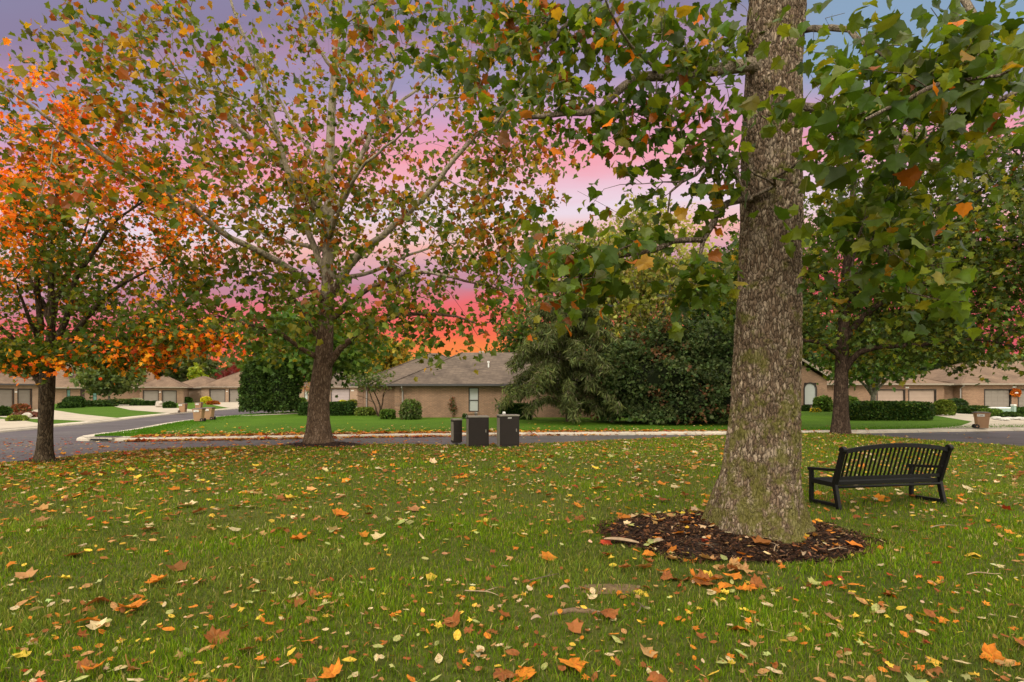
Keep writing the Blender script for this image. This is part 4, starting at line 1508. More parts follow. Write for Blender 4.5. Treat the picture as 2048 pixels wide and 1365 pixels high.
def big_sycamore():
    rng = np.random.default_rng(3)
    base = (BT[0], BT[1], 0.0)
    root = empty('sycamore_tree', base)
    tag(root, 'huge flaky mossy sycamore trunk in a mulch ring next to the bench', 'tree')
    big_trunk(root)
    d = 6.6
    trunk = [(BT[0] + np.interp(z, [p[0] for p in BTX], [p[1] for p in BTX]), BT[1], z) for z in (0, 1, 2, 3, 4, 5, 6, 7, 8, 9, 10.3)]
    P = [(trunk, lambda z: float(np.interp(z, [p[0] for p in BTZ], [p[1] for p in BTZ])), 0)]
    L_ = lambda r0, r1, *p: P.append((px_line(*p), r0, r1))
    # big limb to the left
    L_(.085, .022, (1530, 128, 6.5), (1480, 134, 6.45), (1400, 143, 6.4), (1335, 152, 6.3), (1285, 152, 6.25), (1245, 172, 6.2), (1215, 205, 6.1), (1190, 226, 6.0), (1120, 228, 5.9), (1050, 236, 5.8))
    L_(.020, .008, (1330, 152, 6.3), (1270, 100, 5.9), (1230, 40, 5.6), (1200, -30, 5.4))
    # lower left limb
    L_(.045, .015, (1500, 398, 6.4), (1476, 402, 6.2), (1445, 414, 6.1), (1428, 436, 6.0), (1410, 474, 5.9), (1376, 479, 5.8), (1325, 488, 5.65), (1300, 506, 5.6), (1200, 517, 5.4), (1170, 520, 5.3), (1158, 537, 5.3), (1150, 577, 5.3), (1138, 612, 5.3))
    L_(.026, .010, (1410, 474, 5.9), (1396, 515, 5.85), (1362, 546, 5.8), (1345, 572, 5.8))
    L_(.014, .008, (1320, 488, 5.65), (1290, 486, 5.5), (1265, 482, 5.4), (1238, 500, 5.3))
    # long limb to the right with its elbow
    L_(.060, .025, (1600, 215, 6.5), (1690, 218, 6.2), (1735, 228, 6.1), (1771, 242, 6.0), (1795, 265, 5.9), (1823, 274, 5.85), (1862, 286, 5.8), (1882, 290, 5.75), (1910, 262, 5.7), (1962, 221, 5.6), (2000, 197, 5.5), (2060, 174, 5.4))
    L_(.026, .010, (1800, 270, 5.9), (1787, 308, 5.7), (1768, 348, 5.5), (1752, 384, 5.4), (1740, 420, 5.3), (1716, 480, 5.2), (1700, 560, 5.1))
    L_(.016, .007, (1738, 425, 5.3), (1760, 470, 5.1), (1790, 540, 5.0), (1815, 585, 4.9))
    # small leader from the old knot
    L_(.020, .007, (1550, 372, 6.2), (1545, 362, 6.05), (1590, 330, 5.7), (1645, 288, 5.4), (1690, 247, 5.1), (1755, 196, 4.8), (1830, 130, 4.4))
    L_(.012, .006, (1550, 372, 6.2), (1512, 350, 5.9), (1482, 322, 5.7), (1478, 300, 5.6))
    # over the top left
    L_(.055, .012, (1500, -70, 6.5), (1400, -90, 6.4), (1290, -50, 6.4), (1200, 0, 6.4), (1140, 45, 6.4), (1085, 104, 6.4), (1058, 155, 6.4), (1012, 216, 6.4), (990, 252, 6.4))
    L_(.045, .012, (1490, -110, 6.6), (1300, -150, 7), (1050, -90, 7.2), (900, -50, 7.3), (770, -5, 7.4), (690, 50, 7.4))
    L_(.030, .010, (1470, 330, 6.3), (1440, 300, 6.2), (1410, 330, 6.0), (1380, 365, 5.9), (1345, 370, 5.8), (1335, 430, 5.8))
    # towards the camera on the right
    L_(.050, .012, (1600, -60, 6.5), (1760, -70, 5.6), (1900, -20, 4.9), (1965, 60, 4.5), (1935, 130, 4.2), (1830, 190, 4.0), (1730, 240, 3.9))
    L_(.040, .010, (1610, 60, 6.5), (1690, 60, 5.6), (1800, 130, 4.8), (1900, 160, 4.3), (1990, 150, 4.0), (2090, 110, 3.8))
    L_(.05, .02, (1620, -80, 6.6), (1800, -250, 7.5), (1980, -350, 9))
    L_(.05, .02, (1560, -120, 6.8), (1500, -300, 8), (1400, -420, 9.5))
    L_(.05, .02, (1560, -120, 6.4), (1480, -420, 5.2), (1350, -800, 4))
    blobs = [  # px, py, depth, rx px, ry px, depth half-range, twigs
        (1260, 55, 6.2, 190, 75, .8, 36), (1300, 215, 6.2, 170, 65, .7, 28), (1110, 150, 6.3, 110, 100, .7, 24), (1180, 270, 6.0, 130, 60, .6, 7),
        (1290, 300, 6.0, 130, 70, .5, 7), (1420, 300, 6.1, 60, 90, .5, 14), (1440, 420, 6.0, 35, 45, .4, 5), (1250, 390, 5.8, 110, 45, .5, 4),
        (1170, 545, 5.4, 110, 60, .5, 20), (1100, 500, 5.6, 60, 70, .5, 9), (1385, 545, 5.8, 80, 55, .4, 12), (1250, 470, 5.5, 90, 40, .4, 9),
        (1800, 190, 4.6, 200, 105, .8, 56), (1960, 90, 4.2, 120, 95, .6, 26), (1690, 90, 5.2, 80, 85, .6, 12), (1700, 300, 5.3, 95, 60, .6, 16), (1860, 330, 5.2, 120, 60, .6, 14),
        (1720, 470, 5.2, 105, 95, .6, 26), (1850, 530, 5.0, 110, 55, .5, 12), (1780, 400, 5.3, 120, 60, .5, 12), (1900, 610, 4.8, 60, 25, .4, 4), (1980, 250, 4.6, 90, 80, .6, 12),
        (1580, 215, 5.2, 45, 60, .3, 4), (1545, 40, 4.6, 60, 45, .4, 2), (730, 50, 7.3, 130, 50, .5, 12), (880, 60, 7.2, 110, 60, .5, 10), (1000, 40, 6.8, 80, 80, .5, 10), (745, 215, 7.3, 60, 30, .3, 3), (960, 215, 6.6, 50, 30, .3, 4), (1090, 40, 6.5, 110, 60, .6, 18), (960, 110, 6.8, 70, 50, .5, 7), (1480, 60, 6.8, 50, 70, .4, 8), (1420, 110, 6.3, 60, 60, .5, 10),
    ]
    A = []
    for px, py, dd, rx, ry, rd, n in blobs:
        for v in ball(rng, int(n * (1.6 if px < 1500 else 1.05)), (0, 0, 0), (1, 1, 1), 2.2):
            A.append(at(px + v[0] * rx * 1.15, py + v[2] * ry * 1.15, dd + v[1] * rd))
    over = ball(rng, 110, (3.4, 6.6, 10.2), (6.2, 5.6, 3.6), 2.0, 8.3)
    over = over[(over[:, 2] - CZ) / np.maximum(over[:, 1], .3) > 0.85]
    A = np.vstack([np.array(A), over])
    Pn, par, R, cnt, ends = grow(P, A, 3, step=0.22, tip=0.0035, power=0.48, wob=0.16, allow_from=3.5, sag=0.2, back=0.8)
    V, Fc = branch_mesh(Pn, par, R, cnt, 10, 5, 0.012, base, maxr=0.12)
    link('branch_work', np_mesh('branch_work', V, Fc, None, True), M['bark_limb'], root)
    pos = leaves_round(rng, Pn, ends, 6, 0.135, 0.10)
    n = len(pos)
    sz = np.where(pos[:, 0] / pos[:, 1] * F + 1024 < 1480, 0.112, 0.122) * np.clip(rng.normal(1, .28, n), .4, 1.6)
    g = clump_noise(pos, 0.9, 6.0)
    cg = palette(rng, n, [(0.050, 0.094, 0.010), (0.078, 0.130, 0.012), (0.122, 0.165, 0.015), (0.20, 0.20, 0.018)], [4, 4, 2.5, 1.0], .2)
    co = palette(rng, n, [RUST, ORANGE, GOLD, BROWN], [3, 2, 2, 2], .2)
    px = pos[:, 0] / pos[:, 1] * F + 1024
    pr = np.clip(0.04 + 0.14 * g + 0.10 * (px < 1250), 0, 1)
    col = np.where((rng.random(n) < pr)[:, None], co, cg)
    which = rng.integers(0, 4, n)
    parts = []
    for k, (cu, fo, tw) in enumerate(((.22, .2, .0), (.6, .45, .35), (.1, -.25, -.4), (.9, .1, .5))):
        T = SYC[0].copy()
        T[:, 2] = fo * np.abs(T[:, 0]) - cu * (T[:, 1] - .3) ** 2 + tw * T[:, 0] * (T[:, 1] - .3)
        m = which == k
        parts.append(scatter(pos[m] - np.array(base), sz[m], col[m], (T, SYC[1]), rng, 0.3, 0.7))
    V, Fc, C = join(parts)
    link('crown', np_mesh('crown', V, Fc, C), M['leaf_near'], root)


big_sycamore()
_, MS = mid_sycamore()
_, MP = maple()
oak()
edge_oak()

# ------------------------------------------------------------------ mulch rings


def mulch_ring(name, label, cx, cy, rx, ry, h, n, seed, rot=0.0, hole=0.0):
    rng = np.random.default_rng(seed)
    nr, na = 26, 90
    V, Fq = [], []
    cr, sr = math.cos(rot), math.sin(rot)

    def pt(t, a):
        e = 1 + 0.13 * noise.noise(Vector((math.cos(a) * 1.6 + seed, math.sin(a) * 1.6, 0))) + 0.10 * noise.noise(Vector((math.cos(a) * 6, math.sin(a) * 6 + seed, 0)))
        x, y = t * rx * e * math.cos(a), t * ry * e * math.sin(a)
        return x * cr - y * sr, x * sr + y * cr
    for i in range(nr):
        for j in range(na):
            t, a = i / (nr - 1), 2 * math.pi * j / na
            x, y = pt(t, a)
            z = gz1(cx + x, cy + y)
            z += h * (1 - t ** 2) + 0.022 * noise.noise(Vector((x * 9, y * 9, seed))) * (1 - t ** 6) - 0.03 * t ** 8 + 0.012
            V.append((x, y, z))
    for i in range(nr - 1):
        for j in range(na):
            j2 = (j + 1) % na
            Fq.append((i * na + j, (i + 1) * na + j, (i + 1) * na + j2, i * na + j2))
    V = np.array(V)
    o = link(name, np_mesh(name, V, Fq, None, True), M['mulch'], None, (cx, cy, 0))
    tag(o, label, 'mulch', None, 'stuff')
    # loose chips
    t = np.sqrt(rng.random(n))
    a = rng.random(n) * 2 * math.pi
    q = np.array([pt(tt * 1.03, aa) for tt, aa in zip(t, a)])
    z = np.array([gz1(cx + x, cy + y) for x, y in q]) + h * (1 - np.minimum(t, 1) ** 2) + 0.022
    L_ = rng.uniform(.008, .034, n)
    W_ = L_ * rng.uniform(.15, .4, n)
    an = rng.random(n) * 2 * math.pi
    tl = rng.normal(0, .35, n)
    ax = np.stack([np.cos(an) * np.cos(tl), np.sin(an) * np.cos(tl), np.sin(tl)], 1)
    sd = np.stack([-np.sin(an), np.cos(an), rng.normal(0, .4, n)], 1)
    c = np.column_stack([q, z])
    V = np.stack([c - ax * L_[:, None] - sd * W_[:, None], c + ax * L_[:, None] - sd * W_[:, None] * .7, c + ax * L_[:, None] + sd * W_[:, None], c - ax * L_[:, None] + sd * W_[:, None] * .8], 1).reshape(-1, 3)
    Fq = np.arange(n * 4).reshape(-1, 4)
    col = palette(rng, n, [(0.020, .010, .006), (0.042, .020, .011), (0.085, .038, .018), (0.14, .075, .040), (.26, .17, .10)], [4, 4, 2.8, .9, .2], .25)
    ch = link('bark_chips', np_mesh('bark_chips', V, Fq, col), M['chip'], o)
    tag(ch, None, None, None, 'stuff')


RING = (2.64, 6.55, 1.49, 1.20)
mulch_ring('mulch', 'dark bark mulch ring round the huge mossy trunk', *RING, 0.07, 11000, 2)
mulch_ring('mulch', 'dark mulch mound at the foot of the pale sycamore', MS[0] + .12, MS[1] - .05, 1.35, .75, 0.14, 900, 4)
mulch_ring('mulch', 'thin ring of mulch at the foot of the forked maple', MP[0], MP[1], .75, .5, 0.05, 350, 6)

# ------------------------------------------------------------------ background planting


def gp(px, py, z=FAR_Z):
    d = F * (CZ - z) / (py - HY)
    return (px - 1024) / F * d, d


YG = [(0.22, 0.24, 0.045), (0.32, 0.32, 0.07), (0.16, 0.19, 0.035), (0.26, 0.22, 0.08)]
DG = [(0.022, 0.048, 0.012), (0.035, 0.065, 0.016), (0.052, 0.085, 0.020)]
MG = [(0.050, 0.105, 0.014), (0.075, 0.14, 0.018), (0.105, 0.165, 0.022)]
GG = [(0.085, 0.115, 0.040), (0.125, 0.15, 0.048), (0.16, 0.165, 0.06)]

far_tree('maple_tree', 'rounded fresh green tree just behind the pale sycamore trunk', -17.3, 47.5, 9.6, 6.6, .22, 260, 17, .42, MG, [3, 3, 1.6], 41, M['bark_dark'], 2.6, .8)
far_tree('pear_tree', 'low spreading tree with splayed pale grey trunk above the long hedge', 28.2, 42.4, 7.4, 4.4, .24, 170, 17, .34, MG + [OLIVE], [4, 3, 2, .7], 42, M['bark_grey'], 2.3, .9, forks=6, fork_z=1.5)
far_tree('honey_locust', 'thin yellow autumn tree rising behind the conifer and shrubs', 16.8, 66, 25.0, 9.4, .3, 760, 15, .42, YG, [3, 3, 2, 2], 43, M['bark_grey'], 4, .8, forks=7, sparse=True)
far_tree('ash_tree', 'tall grey green tree behind the weeping conifer', 9.0, 72, 24.5, 7.4, .3, 380, 14, .52, GG + YG[:1], [3, 3, 1, 2], 44, M['bark_grey'], 4, .8, forks=5)
far_tree('ash_tree', 'slim olive tree standing behind the brick chimney pipe', 1.5, 76, 13.5, 4.8, .25, 170, 14, .5, GG + MG, [3, 2, 1, 2, 2, 1], 45, M['bark_grey'], 3, .8, forks=4)
far_tree('linden_tree', 'dense green tree filling the gap beside the huge trunk', 20.5, 47, 15.5, 5.4, .3, 300, 17, .45, DG + MG, [3, 3, 3, 2, 2, 1], 46, M['bark_oak'], 3, .8, forks=5)
far_tree('linden_tree', 'tall dark tree behind the roof of the far right house', 62, 84, 15.5, 9, .35, 260, 17, .7, DG, [3, 3, 2], 47, M['bark_oak'], 3, .8, forks=5)
far_tree('linden_tree', 'dark tree behind the arched window house', 38, 78, 14.5, 9, .35, 260, 17, .7, DG + MG[:1], [3, 3, 2, 2], 48, M['bark_oak'], 3, .8, forks=5)
far_tree('golden_tree', 'low golden leaved tree over the roof behind the pale sycamore', -15.5, 70, 9.0, 4.2, .2, 110, 14, .45, [GOLD, (0.32, .26, .04), OLIVE, MG[1]], [3, 3, 2, 2], 49, M['bark_dark'], 2.5, .9, forks=4)
far_tree('red_maple', 'dark burgundy tree behind the farthest garage roof', -58.0, 116, 7.6, 5.6, .2, 110, 14, .6, [(0.16, .02, .018), (0.11, .018, .016)], [2, 1], 50, M['bark_dark'], 2.2, .8)
far_tree('small_conifer', 'small lime green tree peeping over the farthest roof', -65.0, 112, 7.8, 1.5, .15, 60, 14, .5, [(0.22, .30, .02), (0.3, .34, .03)], [1, 1], 51, M['bark_dark'], 3, .9)
far_tree('pine_tree', 'feathery light green pine on the lawn before the skylight house', -52.4, 70.5, 6.0, 4.0, .16, 190, 16, .42, [(0.11, .155, .05), (0.16, .20, .06), (0.08, .12, .035)], [3, 2, 2], 52, M['bark_grey'], 1.5, .8, tmpl=CLUMP, forks=5, fork_z=1.2)
far_tree('ash_tree', 'big grey green tree beyond the skylight house roofs', -76, 118, 14.5, 11, .4, 240, 16, .9, GG, [2, 2, 1], 53, M['bark_grey'], 3, .8, forks=5)
far_tree('ash_tree', 'rounded olive tree beyond the farthest house', -47, 128, 13.0, 9, .4, 220, 16, .85, GG + MG[:1], [2, 2, 1, 2], 54, M['bark_grey'], 3, .8, forks=5)
far_tree('ash_tree', 'green tree beyond the mauve garage house', -30, 118, 12.0, 8, .4, 200, 16, .8, MG + GG[:1], [2, 2, 1, 2], 55, M['bark_grey'], 3, .8, forks=5)


def far_woods():
    rng = np.random.default_rng(71)
    n = 9000
    a = rng.uniform(-1.15, 1.15, n)
    r = rng.uniform(138, 165, n)
    x, y = r * np.sin(a), r * np.cos(a)
    top = np.array([9.5 + 3.2 * noise.noise(Vector((t * 14, 0.3, 0))) + 2.0 * noise.noise(Vector((t * 40, 1.3, 0))) for t in a])
    z = top * rng.random(n) ** 0.6
    pos = np.column_stack([x, y, z])
    g = np.array([noise.noise(Vector((t * 22, 5.3, 0))) for t in a])
    col = np.clip(palette(rng, n, GG + MG[:2] + YG[:1], [3, 3, 2, 2, 1, 1], .2) * (1 + .5 * g[:, None]), .003, .9)
    V, Fc, C = scatter(pos, 1.6 * np.clip(rng.normal(1, .3, n), .4, 1.8), col, CLUMP, rng, .3, .2)
    tag(link('far_woods', np_mesh('far_woods', V, Fc, C), M['needle']), 'grey green belt of distant woods behind the houses', 'woods', None, 'stuff')


far_woods()


def weeping_conifer():
    rng = np.random.default_rng(81)
    X, Y = 3.45, 33.2
    base = (X, Y, FAR_Z - .02)
    h = 7.6
    root = empty('weeping_conifer', base)
    tag(root, 'shaggy grey green weeping conifer in front of the tan brick house', 'tree')
    P = [([(X, Y, -.2), (X + .05, Y, 2.5), (X - .05, Y, 5), (X, Y, h)], .19, .03)]
    sp = []
    for i in range(88):
        z = 0.5 + (h - 1.0) * (i / 88) ** 0.95
        a = i * 2.39996 + rng.normal() * .3
        L_ = (1.2 + 3.6 * (1 - z / h) ** 0.75) * rng.uniform(.72, 1.15)
        if z < 1.2:
            L_ *= .8
        dx, dy = math.cos(a), math.sin(a)
        pts = [(X, Y, z), (X + dx * L_ * .4, Y + dy * L_ * .4, z + .16 * L_), (X + dx * L_ * .75, Y + dy * L_ * .75, z + .10 * L_), (X + dx * L_, Y + dy * L_, z - .10 * L_)]
        P.append((pts, .035, .012))
        pl = smooth_line(pts, 8)
        m = int(300 * L_ / 2.2)
        t = rng.random(m) ** .75 * (len(pl) - 1)
        k = np.minimum(t.astype(int), len(pl) - 2)
        q = pl[k] * (1 - (t - k))[:, None] + pl[k + 1] * (t - k)[:, None]
        q += rng.normal(size=(m, 3)) * np.array([.16, .16, .10])
        sp.append(q)
    Pn, par, R, cnt, ends = grow(P, np.zeros((0, 3)), 81, step=.3)
    V, Fc = branch_mesh(Pn, par, R, cnt, 8, 5, .05, base)
    link('trunk', np_mesh('trunk', V, Fc, None, True), M['bark_dark'], root)
    pos = np.vstack(sp)
    pos = pos[pos[:, 2] > 0.15]
    n = len(pos)
    g = clump_noise(pos, .8, 1.0)
    col = np.clip(palette(rng, n, [(0.075, .095, .030), (0.105, .130, .042), (0.15, .175, .055), (0.13, .12, .07)], [3, 4, 2, 1], .2) * (1 + .5 * g[:, None]), .004, .9)
    V, Fc, C = scatter(pos - np.array(base), .33 * np.clip(rng.normal(1, .3, n), .4, 1.7), col, SPRAY, rng, .1, 1.5)
    link('crown', np_mesh('crown', V, Fc, C), M['needle'], root)


weeping_conifer()

BRN = [(0.20, .09, .04), (0.14, .08, .04)]
YEW = [(0.036, .062, .018), (0.058, .088, .026), (0.085, .110, .038)]
shrub('evergreen_shrub', 'massive dark yew shrub with brownish patches left of the mossy trunk', 8.3, 31.6, 2.9, 2.4, 5.0, YEW, [3, 4, 3], 11000, .25, 91, 2.1, rough=.5, zc=.42, spiky=.12, patch=(BRN, .9))
shrub('evergreen_shrub', 'taller blue green yew shrub behind the mossy trunk', 12.2, 32.3, 2.8, 2.4, 4.9, YEW + DG[1:2], [3, 4, 2, 1], 9000, .25, 92, 2.1, rough=.5, zc=.42, spiky=.10)
shrub('arborvitae', 'tall clipped dark arborvitae column, left one of the pair by the footpath', -21.3, 45.2, 1.15, 1.1, 4.4, [(0.030, .062, .012), (0.045, .085, .016), (0.065, .11, .02)], [3, 3, 2], 3600, .22, 93, 2.5, rough=.2, zc=.4, hang=-.3, cat='shrub')
shrub('arborvitae', 'tall clipped dark arborvitae column, right one of the pair by the footpath', -19.1, 45.4, 1.15, 1.1, 4.4, [(0.030, .062, .012), (0.045, .085, .016), (0.065, .11, .02)], [3, 3, 2], 3600, .22, 94, 2.5, rough=.2, zc=.4, hang=-.3, cat='shrub')


def bush(name, label, px0, px1, pyt, pyb, cols, wts, n, ls, seed, power=2.3, depth=None, d=None, z=FAR_Z, **kw):
    if d is None:
        d = F * (CZ - z) / (pyb - HY)
    X = ((px0 + px1) / 2 - 1024) / F * d
    rx = (px1 - px0) / 2 / F * d
    h = (pyb - pyt) / F * d
    return shrub(name, label, X, d + (depth or rx), rx, depth or rx, h, cols, wts, n, ls, seed, power, z, **kw)


HC = [(0.022, .052, .010), (0.035, .075, .012), (0.05, .10, .014)]
bush('hedge', 'rounded dark boxwood hedge left of the pale sycamore trunk', 594, 646, 806, 832, HC, [3, 3, 1], 2600, .16, 101, 4.5, 0.8, cat='hedge', rough=.06)
bush('hedge', 'rounded dark boxwood hedge right of the pale sycamore trunk', 648, 701, 806, 832, HC, [3, 3, 1], 2600, .16, 102, 4.5, 0.8, cat='hedge', rough=.06)
bush('boxwood_bush', 'low bright green boxwood at the house corner', 759, 785, 821, 839, MG, [2, 3, 2], 1200, .13, 103, 4, .5)
bush('round_bush', 'loose round grey green bush before the brick wall corner', 800, 836, 803, 840, GG + MG[:2], [3, 2, 1, 2, 2], 2200, .17, 104, 2, .65, rough=.15, spiky=.2)
bush('juniper_bush', 'low spreading yellow green juniper beside the mauve garage driveway', 706, 742, 817, 832, [(0.16, .20, .03), (0.10, .15, .03)], [1, 1], 1200, .16, 105, 2, .8, spiky=.2)
bush('hedge', 'square dark clipped hedge against the brick wall right of the window', 1000, 1062, 810, 840, HC, [3, 3, 1], 3000, .15, 106, 6, .5, cat='hedge', rough=.05)
bush('flower_clump', 'tiny white flowering clump below the narrow window', 925, 934, 829, 838, HC + [(.6, .6, .55)], [3, 3, 1, .5], 300, .09, 107)
bush('hedge', 'long low clipped hedge in front of the pale tan garage doors', 1694, 1876, 809, 845, HC + [(0.09, .12, .015)], [3, 3, 2, 1], 7500, .17, 108, 5.5, .8, d=34.2, cat='hedge', rough=.05)
bush('round_bush', 'clipped ball of yellow green boxwood at the end of the driveway', 1884, 1918, 802, 832, [(0.10, .14, .015), (0.07, .11, .012), (0.13, .16, .02)], [1, 1, 1], 2400, .16, 109, 2.2)
bush('round_bush', 'dark blue green bush tucked behind the clipped boxwood ball', 1908, 1942, 800, 827, DG + [(0.06, .085, .05)], [2, 2, 1, 1], 2000, .18, 110, 2.2, spiky=.15)
bush('hedge', 'small clipped hedge beside the panelled garage door', 1946, 1986, 814, 829, HC + [(0.09, .10, .015)], [3, 3, 1, 1], 2000, .17, 111, 5, .8, cat='hedge', rough=.06)
bush('juniper_bush', 'low fresh green juniper mound by the white rocks', 1984, 2016, 821, 836, MG, [1, 2, 2], 1500, .17, 112, 2, .8, spiky=.2)
bush('juniper_bush', 'small dark juniper mound right of the pale green pedestal', 2026, 2048, 827, 838, DG + MG[:1], [1, 2, 2, 2], 900, .16, 113, 2, .6, spiky=.2)
bush('hedge', 'clipped hedge at the far right edge of the second driveway', 2030, 2080, 817, 832, HC, [1, 2, 2], 1600, .17, 114, 4, .8, cat='hedge')
bush('fern_bush', 'feathery lime green bush beside the arched window wall', 1646, 1668, 797, 824, MG, [1, 1, 2], 1300, .24, 115, 2, .9, spiky=.35)
bush('fern_bush', 'feathery lime green bush right of the oak trunk', 1694, 1722, 797, 822, MG, [1, 1, 2], 1300, .24, 116, 2, .9, spiky=.35)
bush('boxwood_bush', 'small dark boxwood under the arched window', 1608, 1622, 812, 823, HC, [3, 3, 1], 500, .16, 117, 3)
bush('flower_clump', 'patch of yellow mums beside the small dark boxwood', 1627, 1644, 818, 825, [(0.7, .5, .02), (0.10, .16, .03)], [2, 2], 500, .14, 118)
# side-street gardens
bush('round_bush', 'dark rhododendron in front of the teal window', 118, 152, 795, 816, HC, [2, 2, 1], 1500, .3, 121, 2)
bush('hedge', 'long low hedge below the front door of the skylight house', 150, 212, 804, 814, HC + GG[:1], [2, 2, 1, 1], 2000, .3, 122, 4, 1.2, cat='hedge')
bush('hedge', 'short low hedge at the foot of the garage house wall', 112, 131, 808, 817, HC, [2, 2, 1], 700, .3, 123, 4, 1.0, cat='hedge')
bush('flower_clump', 'white hydrangea clump before the skylight house', 252, 276, 799, 809, [(.55, .57, .45), (0.12, .18, .05)], [1, 2], 900, .3, 124)
bush('flower_clump', 'tall pale flowering clump beside the garage doors', 287, 300, 794, 806, [(.6, .6, .55), (0.14, .20, .06)], [1, 2], 500, .3, 125)
bush('shrub_border', 'mixed green border of shrubs along the skylight house', 192, 262, 801, 810, GG + HC, [1, 1, 1, 2, 2, 1], 2200, .32, 126, 3, 1.5)
for i, (a, b, w) in enumerate(((256, 282, 'left one, behind the pine'), (284, 297, 'second from the pine'), (298, 310, 'middle one in front of the garage door'), (310, 318, 'smallest, next to the rock'))):
    bush('boxwood_ball', 'clipped boxwood ball, ' + w, a, b, 804, 812, HC, [2, 2, 1], 700, .26, 130 + i, 2.4, group='clipped boxwood balls by the garage')
bush('boxwood_ball', 'clipped boxwood ball beside the pale rock, nearest the drive', 324, 342, 806, 817, HC, [2, 2, 1], 900, .26, 136, 2.4, group='clipped boxwood balls by the garage')
bush('burning_bush', 'rusty orange bush left of the dark round bush', 361, 380, 778, 800, [RUST, (0.12, .10, .03), OLIVE], [2, 2, 1], 1300, .42, 137, 2)
bush('round_bush', 'dark round bush between the two left garage houses', 380, 408, 779, 802, DG + [(0.09, .06, .03)], [2, 2, 2, 1], 1700, .42, 138, 2.2)
bush('boxwood_bush', 'low dark boxwood under the rusty bush', 356, 375, 797, 806, HC, [2, 2, 1], 800, .36, 139, 3)
bush('golden_bush', 'bright yellow mounded bush on the driveway lawn', 400, 416, 796, 808, [(0.55, .5, .02), (0.4, .38, .02)], [1, 1], 900, .34, 140, 2)
bush('mum_clump', 'orange brown mums beside the yellow bush', 411, 431, 804, 810, [ORANGE, RUST, BROWN], [1, 2, 2], 700, .3, 141, 2)
bush('round_bush', 'dark green ball bush at the left edge beside the driveway', -14, 8, 816, 833, HC, [2, 2, 1], 900, .2, 142, 2)
bush('dwarf_maple', 'little bronze red shrub by the grey garage', 18, 42, 811, 826, [(0.2, .06, .03), BROWN, GG[0]], [2, 2, 1], 800, .2, 143, 2, spiky=.4, core=(.05, .03, .02))
bush('groundcover', 'mauve red groundcover patch in the left garden bed', 14, 56, 827, 836, [(0.2, .07, .05), (0.16, .08, .06), (.25, .14, .10)], [2, 2, 1], 1300, .17, 144, 2)
bush('groundcover', 'lime green groundcover in the left garden bed', 6, 36, 834, 843, [(0.18, .22, .03), (0.12, .16, .03)], [2, 2], 1100, .17, 145, 2)
bush('flower_clump', 'yellow potted clump behind the clipped hedge, by the mauve garage', 693, 712, 802, 812, [(0.45, .42, .03), (0.12, .18, .04), (.2, .2, .1)], [1, 2, 1], 700, .3, 146)
bush('flower_clump', 'low yellow clump just above the clipped hedge', 676, 690, 803, 810, [(0.55, .5, .03), (0.3, .34, .03)], [1, 1], 500, .3, 147)
bush('boxwood_bush', 'pale green bush at the left end of the clipped hedge row', 592, 607, 798, 810, MG, [1, 1, 1], 700, .3, 148, 3)


def rock(name, label, X, Y, r, h, mat, seed, z=FAR_Z, group=None):
    n1, n2 = 14, 8
    V, Fq = [], []
    for i in range(n2 + 1):
        ph = -math.pi / 2 + math.pi * i / n2
        for j in range(n1):
            a = 2 * math.pi * j / n1
            v = Vector((math.cos(ph) * math.cos(a), math.cos(ph) * math.sin(a), math.sin(ph)))
            k = 1 + .35 * noise.noise(v * 1.7 + Vector((seed, 0, 0)))
            V.append((v.x * r * k, v.y * r * .8 * k, (v.z * h * .55 * k) + h * .45))
    for i in range(n2):
        for j in range(n1):
            Fq.append((i * n1 + j, i * n1 + (j + 1) % n1, (i + 1) * n1 + (j + 1) % n1, (i + 1) * n1 + j))
    return tag(link(name, np_mesh(name, V, Fq), M[mat], None, (X, Y, z)), label, 'rock', group)


X_, Y_ = gp(318, 815)
rock('boulder', 'pale pinkish boulder between the boxwood balls', X_, Y_, .45, .75, 'rock', 3)
X_, Y_ = gp(54, 836)
rock('boulder', 'pale rock at the end of the red groundcover bed', X_, Y_, .3, .35, 'rock', 4)
for i, (px, py, r) in enumerate(((1993, 838, .32), (2002, 840, .42), (2010, 842, .3), (2016, 839, .3), (2024, 840, .34), (2032, 840, .3), (2040, 839, .3), (2046, 841, .26))):
    X_, Y_ = gp(px, py)
    rock('white_rock', 'flat white edging rock, ' + ('leftmost in the row by the right driveway', 'second and largest of the row by the right driveway', 'third from the left, set forward of the row', 'fourth from the left of the row',
         'in the row just below the pale green pedestal', 'in the row right of the pale green pedestal', 'second from the picture edge in the white row', 'last in the white row at the picture edge')[i], X_, Y_, r, .16, 'white_rock', i + 7, group='white rocks edging the right bed')


